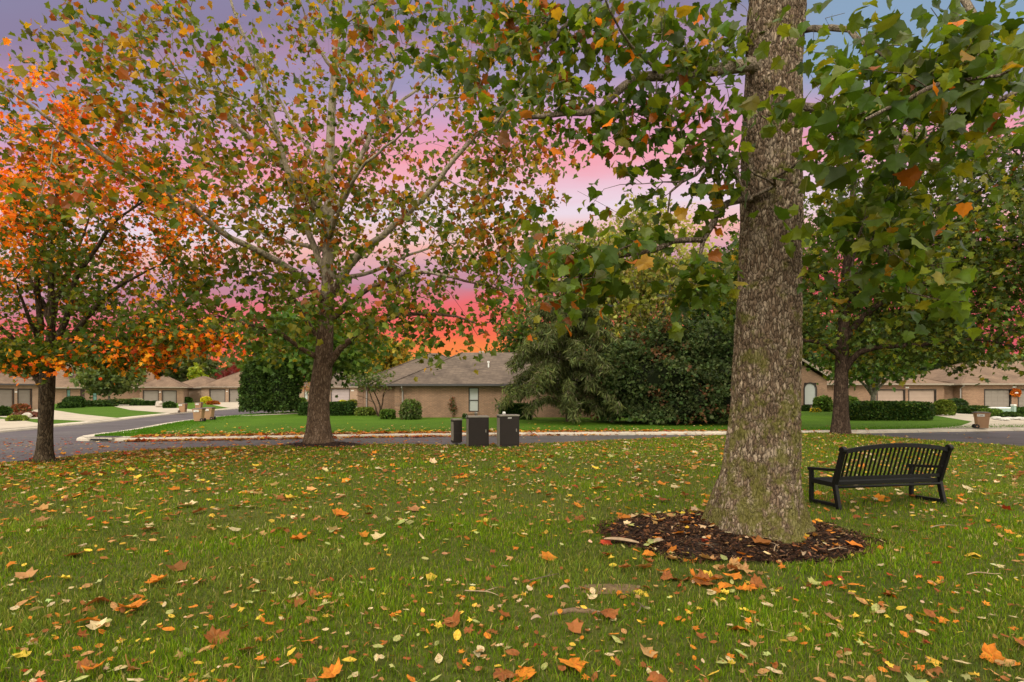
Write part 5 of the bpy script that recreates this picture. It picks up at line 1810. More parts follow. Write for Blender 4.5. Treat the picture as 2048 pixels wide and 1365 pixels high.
def multi_stem():
    base = (-9.9, 40.2, FAR_Z - .02)
    P = [([base, (-9.75, 40.2, .5), (-9.95, 40.1, 1.2), (-10.4, 40.0, 2.2)], .075, .03),
         ([(-9.9, 40.2, 0.0), (-10.2, 40.2, .8), (-10.6, 40.3, 1.7), (-10.7, 40.3, 2.7)], .06, .025),
         ([(-9.9, 40.2, 0.0), (-9.6, 40.1, .7), (-9.5, 40.1, 1.5), (-9.1, 40.0, 2.3)], .065, .025),
         ([(-9.6, 40.1, .9), (-9.45, 40.1, 1.5), (-9.0, 40.1, 1.9)], .03, .015),
         ([(-10.2, 40.2, .8), (-10.9, 40.1, 1.3), (-11.5, 40.0, 1.45)], .025, .012)]
    rng = np.random.default_rng(151)
    A = ball(rng, 60, (-10.4, 40.1, 2.7), (1.9, 1.2, .8), 2)
    tree('serviceberry', 'small multi stemmed tree with thin foliage beside the house corner', base, P, A, M['bark_dark'], 9, .17, CLUMP, .16,
         lambda p, r: palette(r, len(p), GG + MG[:1], [2, 2, 1, 2], .2), 151, step=.3, tip=.006, wob=.2, allow_from=.8)
    base = (-24.6, 66, FAR_Z - .02)
    P = [([base, (-24.5, 66, .6), (-24.8, 66, 1.4), (-25.3, 66, 2.4)], .06, .02), ([(-24.6, 66, .2), (-23.9, 66, 1.0), (-22.6, 66, 2.2)], .05, .02)]
    A = ball(rng, 50, (-23.9, 66, 2.4), (2.0, 1.2, 1.1), 2)
    tree('weeping_cherry', 'small half bare pinkish tree before the mauve garage door', base, P, A, M['bark_dark'], 6, .2, CLUMP, .2,
         lambda p, r: palette(r, len(p), [(0.3, .14, .09), GG[0], OLIVE], [2, 1, 1], .2), 152, step=.35, tip=.009, wob=.2, allow_from=.5)
    # climber on the wall
    base = (-4.2, 38.36, FAR_Z - .02)
    P = [([base, (-4.15, 38.36, .6), (-4.25, 38.36, 1.25)], .02, .008)]
    A = ball(rng, 26, (-4.2, 38.33, .8), (.28, .08, .6), 2, .1)
    tree('climbing_rose', 'thin reddish climber trained up the brick wall', base, P, A, M['twig'], 8, .07, CLUMP, .1,
         lambda p, r: palette(r, len(p), [GG[0], BROWN, (0.2, .08, .06)], [2, 1, 1], .2), 153, step=.2, tip=.004, allow_from=0, cat='plant')


multi_stem()

# ------------------------------------------------------------------ bench


def bench():
    ang = math.atan2(0.35, 1.82)
    root = empty('park_bench', (4.77, 7.98, -0.02), ang)
    tag(root, 'black metal park bench with slatted arched back, seen from behind on the lawn', 'bench')
    Lb = 1.85
    mt = M['black_metal']
    for x in (0.0, Lb):
        s = 1 if x == 0 else -1
        MB().bar((x, -.055, 0), (x, .03, .385), .055, .065, (0, 1, 0)).build('leg', mt, root, .008)
        MB().bar((x, .50, 0), (x, .50, .535), .055, .055, (0, 1, 0)).build('leg', mt, root, .008)
        p = MB().bar((x, .03, .37), (x, -.125, .885), .058, .07, (0, 1, 0))
        p.tube([(x - .033, -.13, .895), (x + .033, -.13, .895)], .05, 14)
        p.build('back_post', mt, root, .006)
        MB().bar((x, -.03, .07), (x, .48, .05), .05, .05).build('base_rail', mt, root, .006)
        MB().bar((x, .02, .365), (x, .50, .365), .05, .07).build('side_rail', mt, root, .006)
        a = MB().poly([(x, -.055, .60), (x, .12, .575), (x, .52, .545)], .065, .04)
        a.tube([(x - .033, .53, .54), (x + .033, .53, .54)], .026, 12)
        a.build('armrest', mt, root, .006)
    st = MB()
    for k in range(8):
        y = .055 + k * .058
        z = .402 - .012 * math.sin(math.pi * k / 7)
        st.box(.03, Lb - .03, y, y + .042, z - .014, z)
    st.build('seat', mt, root, .004)
    bk = MB()
    y_at = lambda z: .03 - (z - .37) * .155 / .515

    def arch(x):
        t = (x / Lb) * 2 - 1
        return .865 + .085 * (1 - t * t)
    n = 24
    pts = [(Lb * i / 28, y_at(arch(Lb * i / 28)), arch(Lb * i / 28)) for i in range(29)]
    pts[0] = (.03, pts[0][1], pts[0][2])
    pts[-1] = (Lb - .03, pts[-1][1], pts[-1][2])
    bk.poly(pts, .045, .062)
    bk.bar((.03, y_at(.465), .465), (Lb - .03, y_at(.465), .465), .035, .05)
    for k in range(n):
        x = .085 + (Lb - .17) * k / (n - 1)
        bk.bar((x, y_at(.46), .46), (x, y_at(arch(x)), arch(x) - .01), .030, .014, (0, 1, 0))
    bk.build('backrest', mt, root, .003)
    MB().bar((.03, .035, .385), (Lb - .03, .035, .385), .04, .06).build('seat_rail', mt, root, .006)
    MB().tube([(.03, .0, .335), (Lb - .03, .0, .335)], .021, 12).build('cross_tube', mt, root, smooth=True)


bench()

# ------------------------------------------------------------------ utility boxes by the street


def cabinet(name, label, px, d, w, dep, h, rot, tag_plate=False, post=False, cap=False):
    X = (px - 1024) / F * d
    z = gz1(X, d)
    root = empty(name, (X, d, z), rot)
    tag(root, label, 'utility box')
    z0 = .14 if post else -.08
    w2, d2 = w / 2, dep / 2
    MB().box(-w2, w2, -d2, d2, z0, h - .03).build('body', M['box_brown'], root, .012)
    MB().box(-w2 - .012, w2 + .012, -d2 - .015, d2 + .012, h - .03, h + .02).build('lid', M['grey_lit_side'], root, .012)  # paler than the body: light on the top painted in
    sd = MB()
    for y in (-d2 * .55, d2 * .35):
        sd.box(-w2 - .008, -w2 - .001, y - .19 * dep, y + .22 * dep, z0 + .06, h - .08)
        sd.box(w2 + .001, w2 + .008, y - .09 * dep, y + .14 * dep, z0 + .06, h - .08)
    sd.build('lit_side_panel', M['grey_lit_side'], root, .003)  # wide pale panels paint the light falling on the cabinet side
    if not post:
        fd = MB().box(-w2 + .05, w2 - .05, -d2 - .010, -d2 - .001, z0 + .16, h - .10).build('door', M['box_brown'], root, .004)
        MB().box(w2 - .12, w2 - .09, -d2 - .022, -d2 - .010, h * .48, h * .58).build('handle', M['grey_lit_side'], fd)
    else:
        MB().tube([(0, 0, -.1), (0, 0, .16)], .045, 10).build('post', M['grate'], root)
        MB().box(-w2 - .004, w2 + .004, -d2 - .005, d2 + .004, h * .50, h * .505).build('seam', M['grate'], root)
        MB().box(-w2 * .8, w2 * .8, -d2 * .8, d2 * .8, .10, .14).build('base', M['grate'], root)
    if tag_plate:
        pl = MB().box(-.06, .06, -d2 - .006, -d2 - .001, h - .1, h - .062).build('label_plate', M['white'], root)
        ik = MB()
        for k in range(4):
            ik.box(-.047 + k * .025, -.047 + k * .025 + .017, -d2 - .008, -d2 - .0065, h - .093, h - .069)
        ik.build('lettering', M['gutter'], pl)


cabinet('utility_pedestal', 'narrow brown utility pedestal raised on a short post', 913, 18.15, .30, .30, .90, .44, post=True)
cabinet('utility_cabinet', 'wide brown utility cabinet between the pedestal and the labelled cabinet', 955, 18.0, .68, .42, 1.0, .27)
cabinet('utility_cabinet', 'wide dark brown utility cabinet with a small white label near its top', 1016, 17.9, .66, .42, 1.03, .27, tag_plate=True)
for px, lab, mt in ((952, 'small grey pipe cap standing behind the unlabelled cabinet', 'grey_lit_side'), (1008, 'small white capped pipe standing behind the labelled cabinet', 'white')):
    X = (px - 1024) / F * 18.5
    z = gz1(X, 18.5)
    root = empty('vent_pipe', (X, 18.5, z))
    tag(root, lab, 'pipe')
    MB().tube([(0, 0, -.1), (0, 0, 1.05)], .04, 10).build('pipe', M['grey_lit_side'], root)
    MB().lathe([(.055, 1.05), (.06, 1.09), (.05, 1.125), (.02, 1.14)], 12).build('cap', M[mt], root, smooth=True)

# ------------------------------------------------------------------ waste bins


def make_bin(name, label, X, Y, rot, z, scale=1.0):
    root = empty(name, (X, Y, z), rot)
    root.scale = (scale * .84,) * 3
    tag(root, label, 'waste bin', 'tan wheeled waste bins at the kerb')
    b = MB()
    b.box(-.23, .23, -.26, .24, .03, .70, taper=.055)
    b.box(-.295, .295, -.325, .305, .70, .86, taper=.018)
    b.box(-.32, .32, -.35, .34, .86, .91)
    b.build('body', M['bin_tan'], root, .02)
    l = MB()
    l.box(-.33, .33, -.37, .36, .912, .95, taper=-.02)
    l.box(-.27, .27, -.30, .30, .95, .975, taper=-.05)
    ld = l.build('lid', M['bin_lid'], root, .015)
    MB().tube([(-.25, .39, .90), (.25, .39, .90)], .018, 8).build('hinge', M['bin_lid'], ld)
    for s in (-1, 1):
        w = MB().tube([(s * .20, .27, .12), (s * .27, .27, .12)], .125, 18)
        ww = w.build('wheel', M['rubber'], root, .01)
        MB().tube([(s * .27, .27, .12), (s * .277, .27, .12)], .04, 10).build('hub', M['bin_tan'], ww)
        pl = MB()
        pl.box(s * .318 - .003, s * .318 + .003, -.24 if s > 0 else -.06, .10 if s > 0 else .28, .70, .845)
        o = pl.build('label_plate', M['white'], root)
        ik = MB()
        q = s * .322
        y0 = -.20 if s > 0 else .24
        dr = 1 if s > 0 else -1
        f = lambda a, z: (q, y0 + dr * a, z)
        ik.bar(f(0.0, .815), f(.035, .815), .006, .014).bar(f(.035, .815), f(.012, .765), .006, .014)
        for k in range(5):
            a0 = .075 + k * .034
            ik.bar(f(a0, .795 - k * .005), f(a0 + .022, .795 - k * .005), .006, .016).bar(f(a0 + .004, .795 - k * .005), f(a0 + .004, .757 - k * .004), .006, .014)
        ik.bar(f(.07, .752), f(.24, .738), .006, .010)
        ik.build('lettering', M['ink'], o)
    MB().box(-.09, .09, -.335, -.318, .64, .69).box(-.05, .05, -.318, -.30, .40, .54).build('grab_bar', M['dark_trim'], root)
    return root


X_, Y_ = gp(391, 844)
make_bin('waste_bin', 'tan waste bin nearest the path corner, front one of the pair', X_ + .1, Y_ + .2, math.radians(-82), FAR_Z + .01)
X_, Y_ = gp(413, 841)
make_bin('waste_bin', 'tan waste bin close behind the front one, with slim lid', X_, Y_ + .3, math.radians(-84), FAR_Z + .01)
X_, Y_ = gp(366, 826)
make_bin('waste_bin', 'tan waste bin by itself across the side street, wheels towards the left', X_, Y_, math.radians(96), FAR_Z + .02)
X_, Y_ = gp(398, 823)
make_bin('waste_bin', 'tan waste bin peeping out behind the front pair, on the driveway edge', X_, Y_, math.radians(-82), FAR_Z + .02)
X_, Y_ = gp(1963, 857.5)
make_bin('waste_bin', 'tan waste bin with grey lid at the right driveway mouth', X_, Y_, math.radians(64), FAR_Z + .01)

# ------------------------------------------------------------------ small things along the street


def small_things():
    flat_sheet('pavement', [(-18.2, 24.2), (-17.75, 22.4), (-17.0, 21.6), (-15.6, 21.5), (-13.8, 21.85), (-14.6, 22.5), (-16.2, 23.4), (-17.4, 25.2)], FAR_Z + .006, M['gutter_concrete'], 'concrete apron at the kerb corner')
    # storm drain
    root = empty('storm_drain', (-16.2, 21.62, ROAD_Z + .12), math.radians(-4))
    tag(root, 'iron storm drain inlet set in the kerb corner', 'drain')
    MB().box(-.52, .52, -.30, .30, -.05, .022).build('frame', M['gutter_concrete'], root, .01)
    g = MB()
    for k in range(14):
        g.box(-.45 + k * .067, -.45 + k * .067 + .035, -.2, .24, .024, .045)
    g.box(-.48, .48, -.23, -.19, .024, .048).box(-.48, .48, .24, .27, .024, .048)
    g.build('grate', M['grate'], root)
    MB().box(-.36, .36, -.312, -.302, -.09, -.012).build('mouth', M['rubber'], root)  # solid black slab paints the shade inside the inlet opening
    # green cabinet and pedestal in the right garden bed
    X, Y = gp(2014, 834)
    root = empty('ground_transformer', (X, Y + .5, FAR_Z), .1)
    tag(root, 'low pale green transformer cabinet in the bed with white rocks', 'utility box')
    MB().box(-.62, .62, -.45, .45, 0, .60).build('body', M['teal_box'], root, .04)
    MB().box(-.63, .63, -.46, .46, .60, .68, taper=-.05).build('lid', M['white'], root, .03)
    X, Y = gp(2027, 835)
    root = empty('cable_pedestal', (X, Y, FAR_Z), .2)
    tag(root, 'slim pale green cable pedestal beside the low transformer cabinet', 'utility box')
    MB().box(-.11, .11, -.11, .11, 0, .80).build('body', M['teal_box'], root, .02)
    MB().box(-.125, .125, -.125, .125, .80, .92).build('cap', M['white'], root, .02)
    X, Y = gp(2036, 829)
    root = empty('meter_box', (X, Y, FAR_Z), .2)
    tag(root, 'small pale green meter box at the right edge behind the dark juniper', 'utility box')
    MB().box(-.2, .2, -.15, .15, 0, .42).build('body', M['teal_box'], root, .03)
    MB().box(-.21, .21, -.16, .16, .42, .5, taper=-.03).build('cap', M['white'], root, .02)
    X, Y = gp(16, 830)
    root = empty('meter_box', (X, Y, FAR_Z), 0)
    tag(root, 'little pale utility box beside the bronze shrub at the left edge', 'utility box')
    MB().box(-.12, .12, -.12, .12, 0, .24).build('body', M['teal_box'], root, .02)
    MB().box(-.13, .13, -.13, .13, .24, .29).build('lid', M['white'], root, .01)
    # yard figure
    X, Y = gp(457, 803)
    root = empty('yard_figure', (X, Y - 1, FAR_Z), 0)
    tag(root, 'round orange inflatable yard figure with yellow base between the garage doors', 'yard decoration')
    MB().lathe([(.35, .55), (.62, .75), (.70, 1.05), (.60, 1.4), (.3, 1.6), (.08, 1.66)], 20, lob=8, amp=.1).build('body', M['orange'], root, smooth=True)
    MB().lathe([(.4, .0), (.72, .12), (.75, .35), (.5, .6), (.2, .7)], 18, (.45, -.3, 0)).build('base', M['yellow'], root, smooth=True)
    MB().tube([(0, 0, 1.62), (.05, 0, 1.8)], .07, 8).build('stem', M['twig'], root)
    # wreath
    rng = np.random.default_rng(161)
    root = empty('autumn_wreath', (51.32, 55.28, 1.62), 0)
    tag(root, 'orange leafy autumn wreath hung on the brick between the panelled garage doors', 'wreath')
    n = 420
    a = rng.random(n) * 2 * math.pi
    r = .34 + rng.normal(0, .06, n)
    pos = np.stack([r * np.cos(a) * 1.1, rng.normal(-.05, .05, n), r * np.sin(a) * .85], 1)
    V, Fc, C = scatter(pos, np.full(n, .17), palette(rng, n, [ORANGE, (0.6, .12, .01), RUST, GOLD], [3, 3, 1, 1]), MAPLE, rng, 0, 0)
    link('leaf_ring', np_mesh('leaf_ring', V, Fc, C), M['litter'], root)
    MB().box(-.2, .2, -.09, -.05, -.07, .06).build('ribbon', M['white'], root)
    # porch pumpkin by the skylight house
    X, Y = gp(168, 806)
    root = empty('porch_ornament', (X, Y, FAR_Z), 0)
    tag(root, 'small orange flame shaped ornament among white flowers by the front door', 'yard decoration')
    MB().lathe([(.12, .3), (.34, .5), (.30, .75), (.12, 1.05), (.02, 1.3)], 10, lob=5, amp=.2).build('body', M['orange'], root, smooth=True)
    MB().lathe([(.2, .0), (.16, .3)], 10).build('base', M['white'], root)


small_things()

# ------------------------------------------------------------------ grass blades


def in_ring(x, y, k=1.0):
    return ((x - RING[0]) / (RING[2] * k)) ** 2 + ((y - RING[1]) / (RING[3] * k)) ** 2 < 1


SOIL = [(.86, 4.72, .30, .13), (.55, 4.22, .30, .07), (2.35, 4.95, .5, .16), (5.8, 6.9, .5, .12), (3.6, 9.5, .5, .15)]


def grass():
    rng = np.random.default_rng(201)
    zones = [(0.2, 2.5, 1500, .0075, .050), (2.5, 4.6, 5200, .0062, .050), (4.6, 7.2, 2600, .0085, .052), (7.2, 11, 1100, .013, .055), (11, 16, 520, .020, .058), (16, 25, 260, .032, .060)]
    parts = []
    for y0, y1, dens, w, h in zones:
        xw = y1 * 1.08 + 3.6
        n = int(dens * 2 * xw * (y1 - y0))
        x = rng.uniform(-xw, xw, n)
        y = rng.uniform(y0, y1, n)
        k = (np.abs(x) < y * 1.06 + .35) | ((np.abs(x) < y * 1.06 + 3.6) & (rng.random(n) < .5))
        x, y = x[k], y[k]
        z, s = island_z(x, y)
        cl = np.array([noise.noise(Vector((a * 1.1, b * 1.1, 0))) for a, b in zip(x[::1], y[::1])]) if len(x) < 70000 else np.sin(x * 2.1 + 1.3 * np.sin(y * 1.7)) * np.sin(y * 2.6 + 1.1 * np.sin(x * 1.3)) * .55
        keep = (s > .02) & ~in_ring(x, y, .98) & (rng.random(len(x)) < .80 + .35 * cl)
        for sx, sy, ra, rb in SOIL:
            q = ((x - sx) / ra) ** 2 + ((y - sy) / rb) ** 2
            keep &= (q > 1.4) | (rng.random(len(x)) < .38 + .40 * np.clip(q - .3, 0, 1))
        d1 = np.hypot(x - (MS[0] + .12), (y - MS[1] + .05) * 1.6)
        keep &= (d1 > 1.15)
        x, y, z, cl = x[keep], y[keep], z[keep], cl[keep]
        n = len(x)
        hh = h * np.clip(rng.normal(1, .33, n), .35, 2.0) * (1 + .35 * cl)
        a = rng.random(n) * 2 * math.pi
        ln = np.abs(rng.normal(0, .55, n))
        sd = np.stack([np.cos(a), np.sin(a), np.zeros(n)], 1) * (w * rng.uniform(.6, 1.3, n) / 2)[:, None]
        b = a + math.pi / 2 + rng.normal(0, .5, n)
        ld = np.stack([np.cos(b), np.sin(b), np.zeros(n)], 1) * (ln * hh)[:, None]
        p = np.stack([x, y, z - .008], 1)
        up = np.zeros((n, 3))
        up[:, 2] = hh
        base = palette(rng, n, [(0.080, .150, .006), (0.116, .196, .008), (0.160, .226, .010), (0.22, .205, .05), (0.33, .27, .12)], [4, 4, 2, 1.0, .5], .24)
        dry = sstep(.1, .5, np.sin(x * .9 + 2.1 * np.sin(y * .55)) * np.sin(y * 1.25 + 1.7 * np.sin(x * .7)))[:, None]
        base = base * (1 - .30 * dry) + base.mean(1, keepdims=True) * np.array([1.35, 1.25, .45]) * .30 * dry
        base *= (1 + .34 * cl)[:, None]
        if w < .012:
            m = p + up * .55 + ld * .35
            t = p + up * .92 + ld
            V = np.stack([p - sd, p + sd, m + sd * .75, m - sd * .75, t], 1).reshape(-1, 3)
            T = np.array([(0, 1, 2), (0, 2, 3), (3, 2, 4)])
            kk = 5
        else:
            V = np.stack([p - sd, p + sd, p + up + ld * .8], 1).reshape(-1, 3)
            T = np.array([(0, 1, 2)])
            kk = 3
        Fc = (np.arange(n)[:, None, None] * kk + T[None]).reshape(-1, 3)
        parts.append((V, Fc, np.repeat(np.clip(base, .004, .9), len(T), axis=0)))
    V, Fc, C = join(parts)
    tag(link('grass', np_mesh('grass', V, Fc, C), M['blade']), 'short green grass with straw coloured blades on the near lawn', 'grass', None, 'stuff')
    # a soft fringe along the lawn edge across the street
    n = 42000
    i = rng.integers(0, len(KERB_A) - 1, n)
    ok = (KERB_A[i, 0] < 30) & (KERB_A[i, 1] < 46)
    i = i[ok]
    n = len(i)
    nr = line_normals(KERB_A, 1)
    t = rng.random((n, 1))
    q = KERB_A[i] * (1 - t) + KERB_A[i + 1] * t + nr[i] * (.60 + np.abs(rng.normal(0, .9, (n, 1))))
    a = rng.random(n) * 2 * math.pi
    sd = np.stack([np.cos(a), np.sin(a), np.zeros(n)], 1) * .018
    p = np.column_stack([q, np.full(n, FAR_Z - .01)])
    up = np.zeros((n, 3))
    up[:, 2] = rng.uniform(.03, .075, n)
    V = np.stack([p - sd, p + sd, p + up + rng.normal(0, .02, (n, 3))], 1).reshape(-1, 3)
    col = palette(rng, n, [(0.05, .15, .008), (0.07, .18, .010), (0.09, .2, .02)], [2, 2, 1])
    tag(link('grass', np_mesh('grass', V, np.arange(n * 3).reshape(-1, 3), col), M['blade']), 'bright green grass fringe behind the kerb across the street', 'grass', None, 'stuff')


grass()
for sx, sy, ra, rb in SOIL[:1]:
    mb = MB()
    n = 36
    ring = []
    for j in range(n):
        a = 2 * math.pi * j / n
        k = 1 + .25 * noise.noise(Vector((math.cos(a) * 2, math.sin(a) * 2, sx)))
        ring.append((sx + ra * k * math.cos(a), sy + rb * k * math.sin(a)))
    vs = [(sx, sy, gz1(sx, sy) + .02)] + [(x, y, gz1(x, y) + .004) for x, y in ring]
    mb.add(vs, [(0, 1 + j, 1 + (j + 1) % n) for j in range(n)])
    tag(mb.build('bare_soil_ground', M['soil'], smooth=True), 'patch of bare brown soil in the near lawn', None, None, 'structure')
# surfaced root in the near lawn
root_pts = [(.22, 4.17, -.03), (.34, 4.2, .000), (.5, 4.24, .012), (.68, 4.2, .004), (.85, 4.14, -.03)]
mb = MB().tube([tuple(p) for p in smooth_line(root_pts, 5)], [.010, .014, .016, .017, .018, .02, .02, .021, .022, .022, .023, .023, .022, .022, .021, .02, .019, .017, .015, .012, .010][:21], 9)
tag(mb.build('surface_root', M['root'], smooth=True), 'flat weathered tree root showing through the lawn beside the bare soil', 'tree root')

# ------------------------------------------------------------------ fallen leaves
PAL = {
    'orange': (0.50, .17, .02), 'brown': (0.24, .085, .025), 'tan': (0.36, .20, .08), 'cream': (0.50, .39, .23), 'yellow': (0.58, .39, .05),
    'red': (0.34, .05, .02), 'pale green': (0.34, .35, .13),
}


def curled(tmpl, cu, tw, rng):
    """a dried leaf: the flat outline bent along and across"""
    V, Fc = tmpl
    V = V.copy()
    V[:, 1] -= .45
    x, y = V[:, 0].copy(), V[:, 1].copy()
    V[:, 2] = .35 * cu * (y * y) + .9 * cu * x * x * (1 if rng.random() < .8 else -1) + tw * x * y + rng.normal(0, .03, len(x))
    V[:, 2] -= V[:, 2].min()
    return V, Fc


def litter_colors(rng, n, w=None):
    k = list(PAL)
    w = w or [2.8, 3.2, 3.2, 1.9, 1.4, .3, .9]
    return palette(rng, n, [PAL[q] for q in k], w, .16)


def lay(pos, size, col, tmpl, rng, tilt=.22):
    n = len(pos)
    T, Fc = tmpl
    nn = np.column_stack([rng.normal(0, tilt, n), rng.normal(0, tilt, n), np.where(rng.random(n) < .75, 1, -1)])
    nn = norm(nn)
    a = rng.random(n) * 2 * math.pi
    t = np.column_stack([np.cos(a), np.sin(a), np.zeros(n)])
    t = norm(t - (t * nn).sum(1)[:, None] * nn)
    b = np.cross(t, nn)
    s = np.asarray(size).reshape(-1, 1)
    V = pos[:, None] + (s * b)[:, None] * T[None, :, 0:1] + (s * t)[:, None] * T[None, :, 1:2] + (s * nn)[:, None] * T[None, :, 2:3]
    k = len(T)
    return V.reshape(-1, 3), (np.arange(n)[:, None, None] * k + Fc[None]).reshape(-1, 3), np.repeat(col, len(Fc), axis=0)


def near_leaves():
    rng = np.random.default_rng(301)
    var = {}
    kinds = {'sycamore': SYC, 'oval': OVAL, 'maple': MAPLE}
    for kn, tm in kinds.items():
        for v in range(4):
            T = curled(tm, (.2, .45, .8, 1.2)[v], (.1, -.3, .4, .2)[v], rng)
            for cn, c in PAL.items():
                cc = palette(rng, len(T[1]), [c], [1], .07)
                me = np_mesh('fallen_leaf', T[0], T[1], cc)
                me.materials.append(M['litter'])
                var[kn, v, cn] = me
    spots = []
    while len(spots) < 262:
        y = 3.12 + 1.75 * rng.random() ** 1.1
        x = rng.uniform(-.96, .96) * y
        if in_ring(x, y, 1.02):
            continue
        spots.append((x, y, None))
    for _ in range(34):      # the drift of big brown leaves in front of the mulch ring
        spots.append((rng.normal(1.72, .42), rng.normal(5.05, .34), 'big'))
    seen = {}
    for x, y, f in spots:
        u = rng.random()
        if f == 'big' or u < .11:
            kn, s = 'sycamore', rng.uniform(.10, .17)
            cn = rng.choice(['orange', 'brown', 'tan', 'yellow'], p=[.45, .33, .17, .05])
        elif u < .26:
            kn, s = 'maple', rng.uniform(.05, .085)
            cn = rng.choice(['orange', 'yellow', 'red', 'brown'], p=[.4, .3, .12, .18])
        else:
            kn, s = 'oval', rng.uniform(.052, .105)
            cn = rng.choice(['cream', 'tan', 'yellow', 'pale green', 'orange', 'brown'], p=[.3, .26, .15, .1, .1, .09])
        v = int(rng.integers(0, 4))
        o = bpy.data.objects.new('fallen_leaf', var[kn, v, str(cn)])
        COL.objects.link(o)
        o.location = (x, y, gz1(x, y) + rng.uniform(.022, .045))
        o.rotation_euler = (rng.normal(0, .28) + (math.pi if rng.random() < .2 else 0), rng.normal(0, .28), rng.random() * 6.283)
        o.scale = (s, s, s)
        form = {'sycamore': 'large lobed', 'maple': 'small lobed', 'oval': 'small oval'}[kn]
        curl = ('flat', 'slightly curled', 'curled', 'tightly curled')[v]
        dr = math.hypot(x - RING[0], y - RING[1])
        ds = math.hypot(x - SOIL[0][0], y - SOIL[0][1])
        if f == 'big' or dr < 2.0:
            where = 'on the grass in front of the mulch ring'
        elif ds < .9:
            where = 'on the grass around the bare soil patch'
        else:
            ax = x / y
            side = 'at the left edge' if ax < -.62 else 'left of centre' if ax < -.2 else 'near the middle' if ax < .25 else 'right of centre' if ax < .65 else 'at the right edge'
            where = ('in the nearest grass ' if y < 3.7 else 'on the near lawn ') + side
        tag(o, f'{curl} {form} {cn} leaf {where}', 'fallen leaf', 'fallen leaves lying separately on the near lawn')


near_leaves()


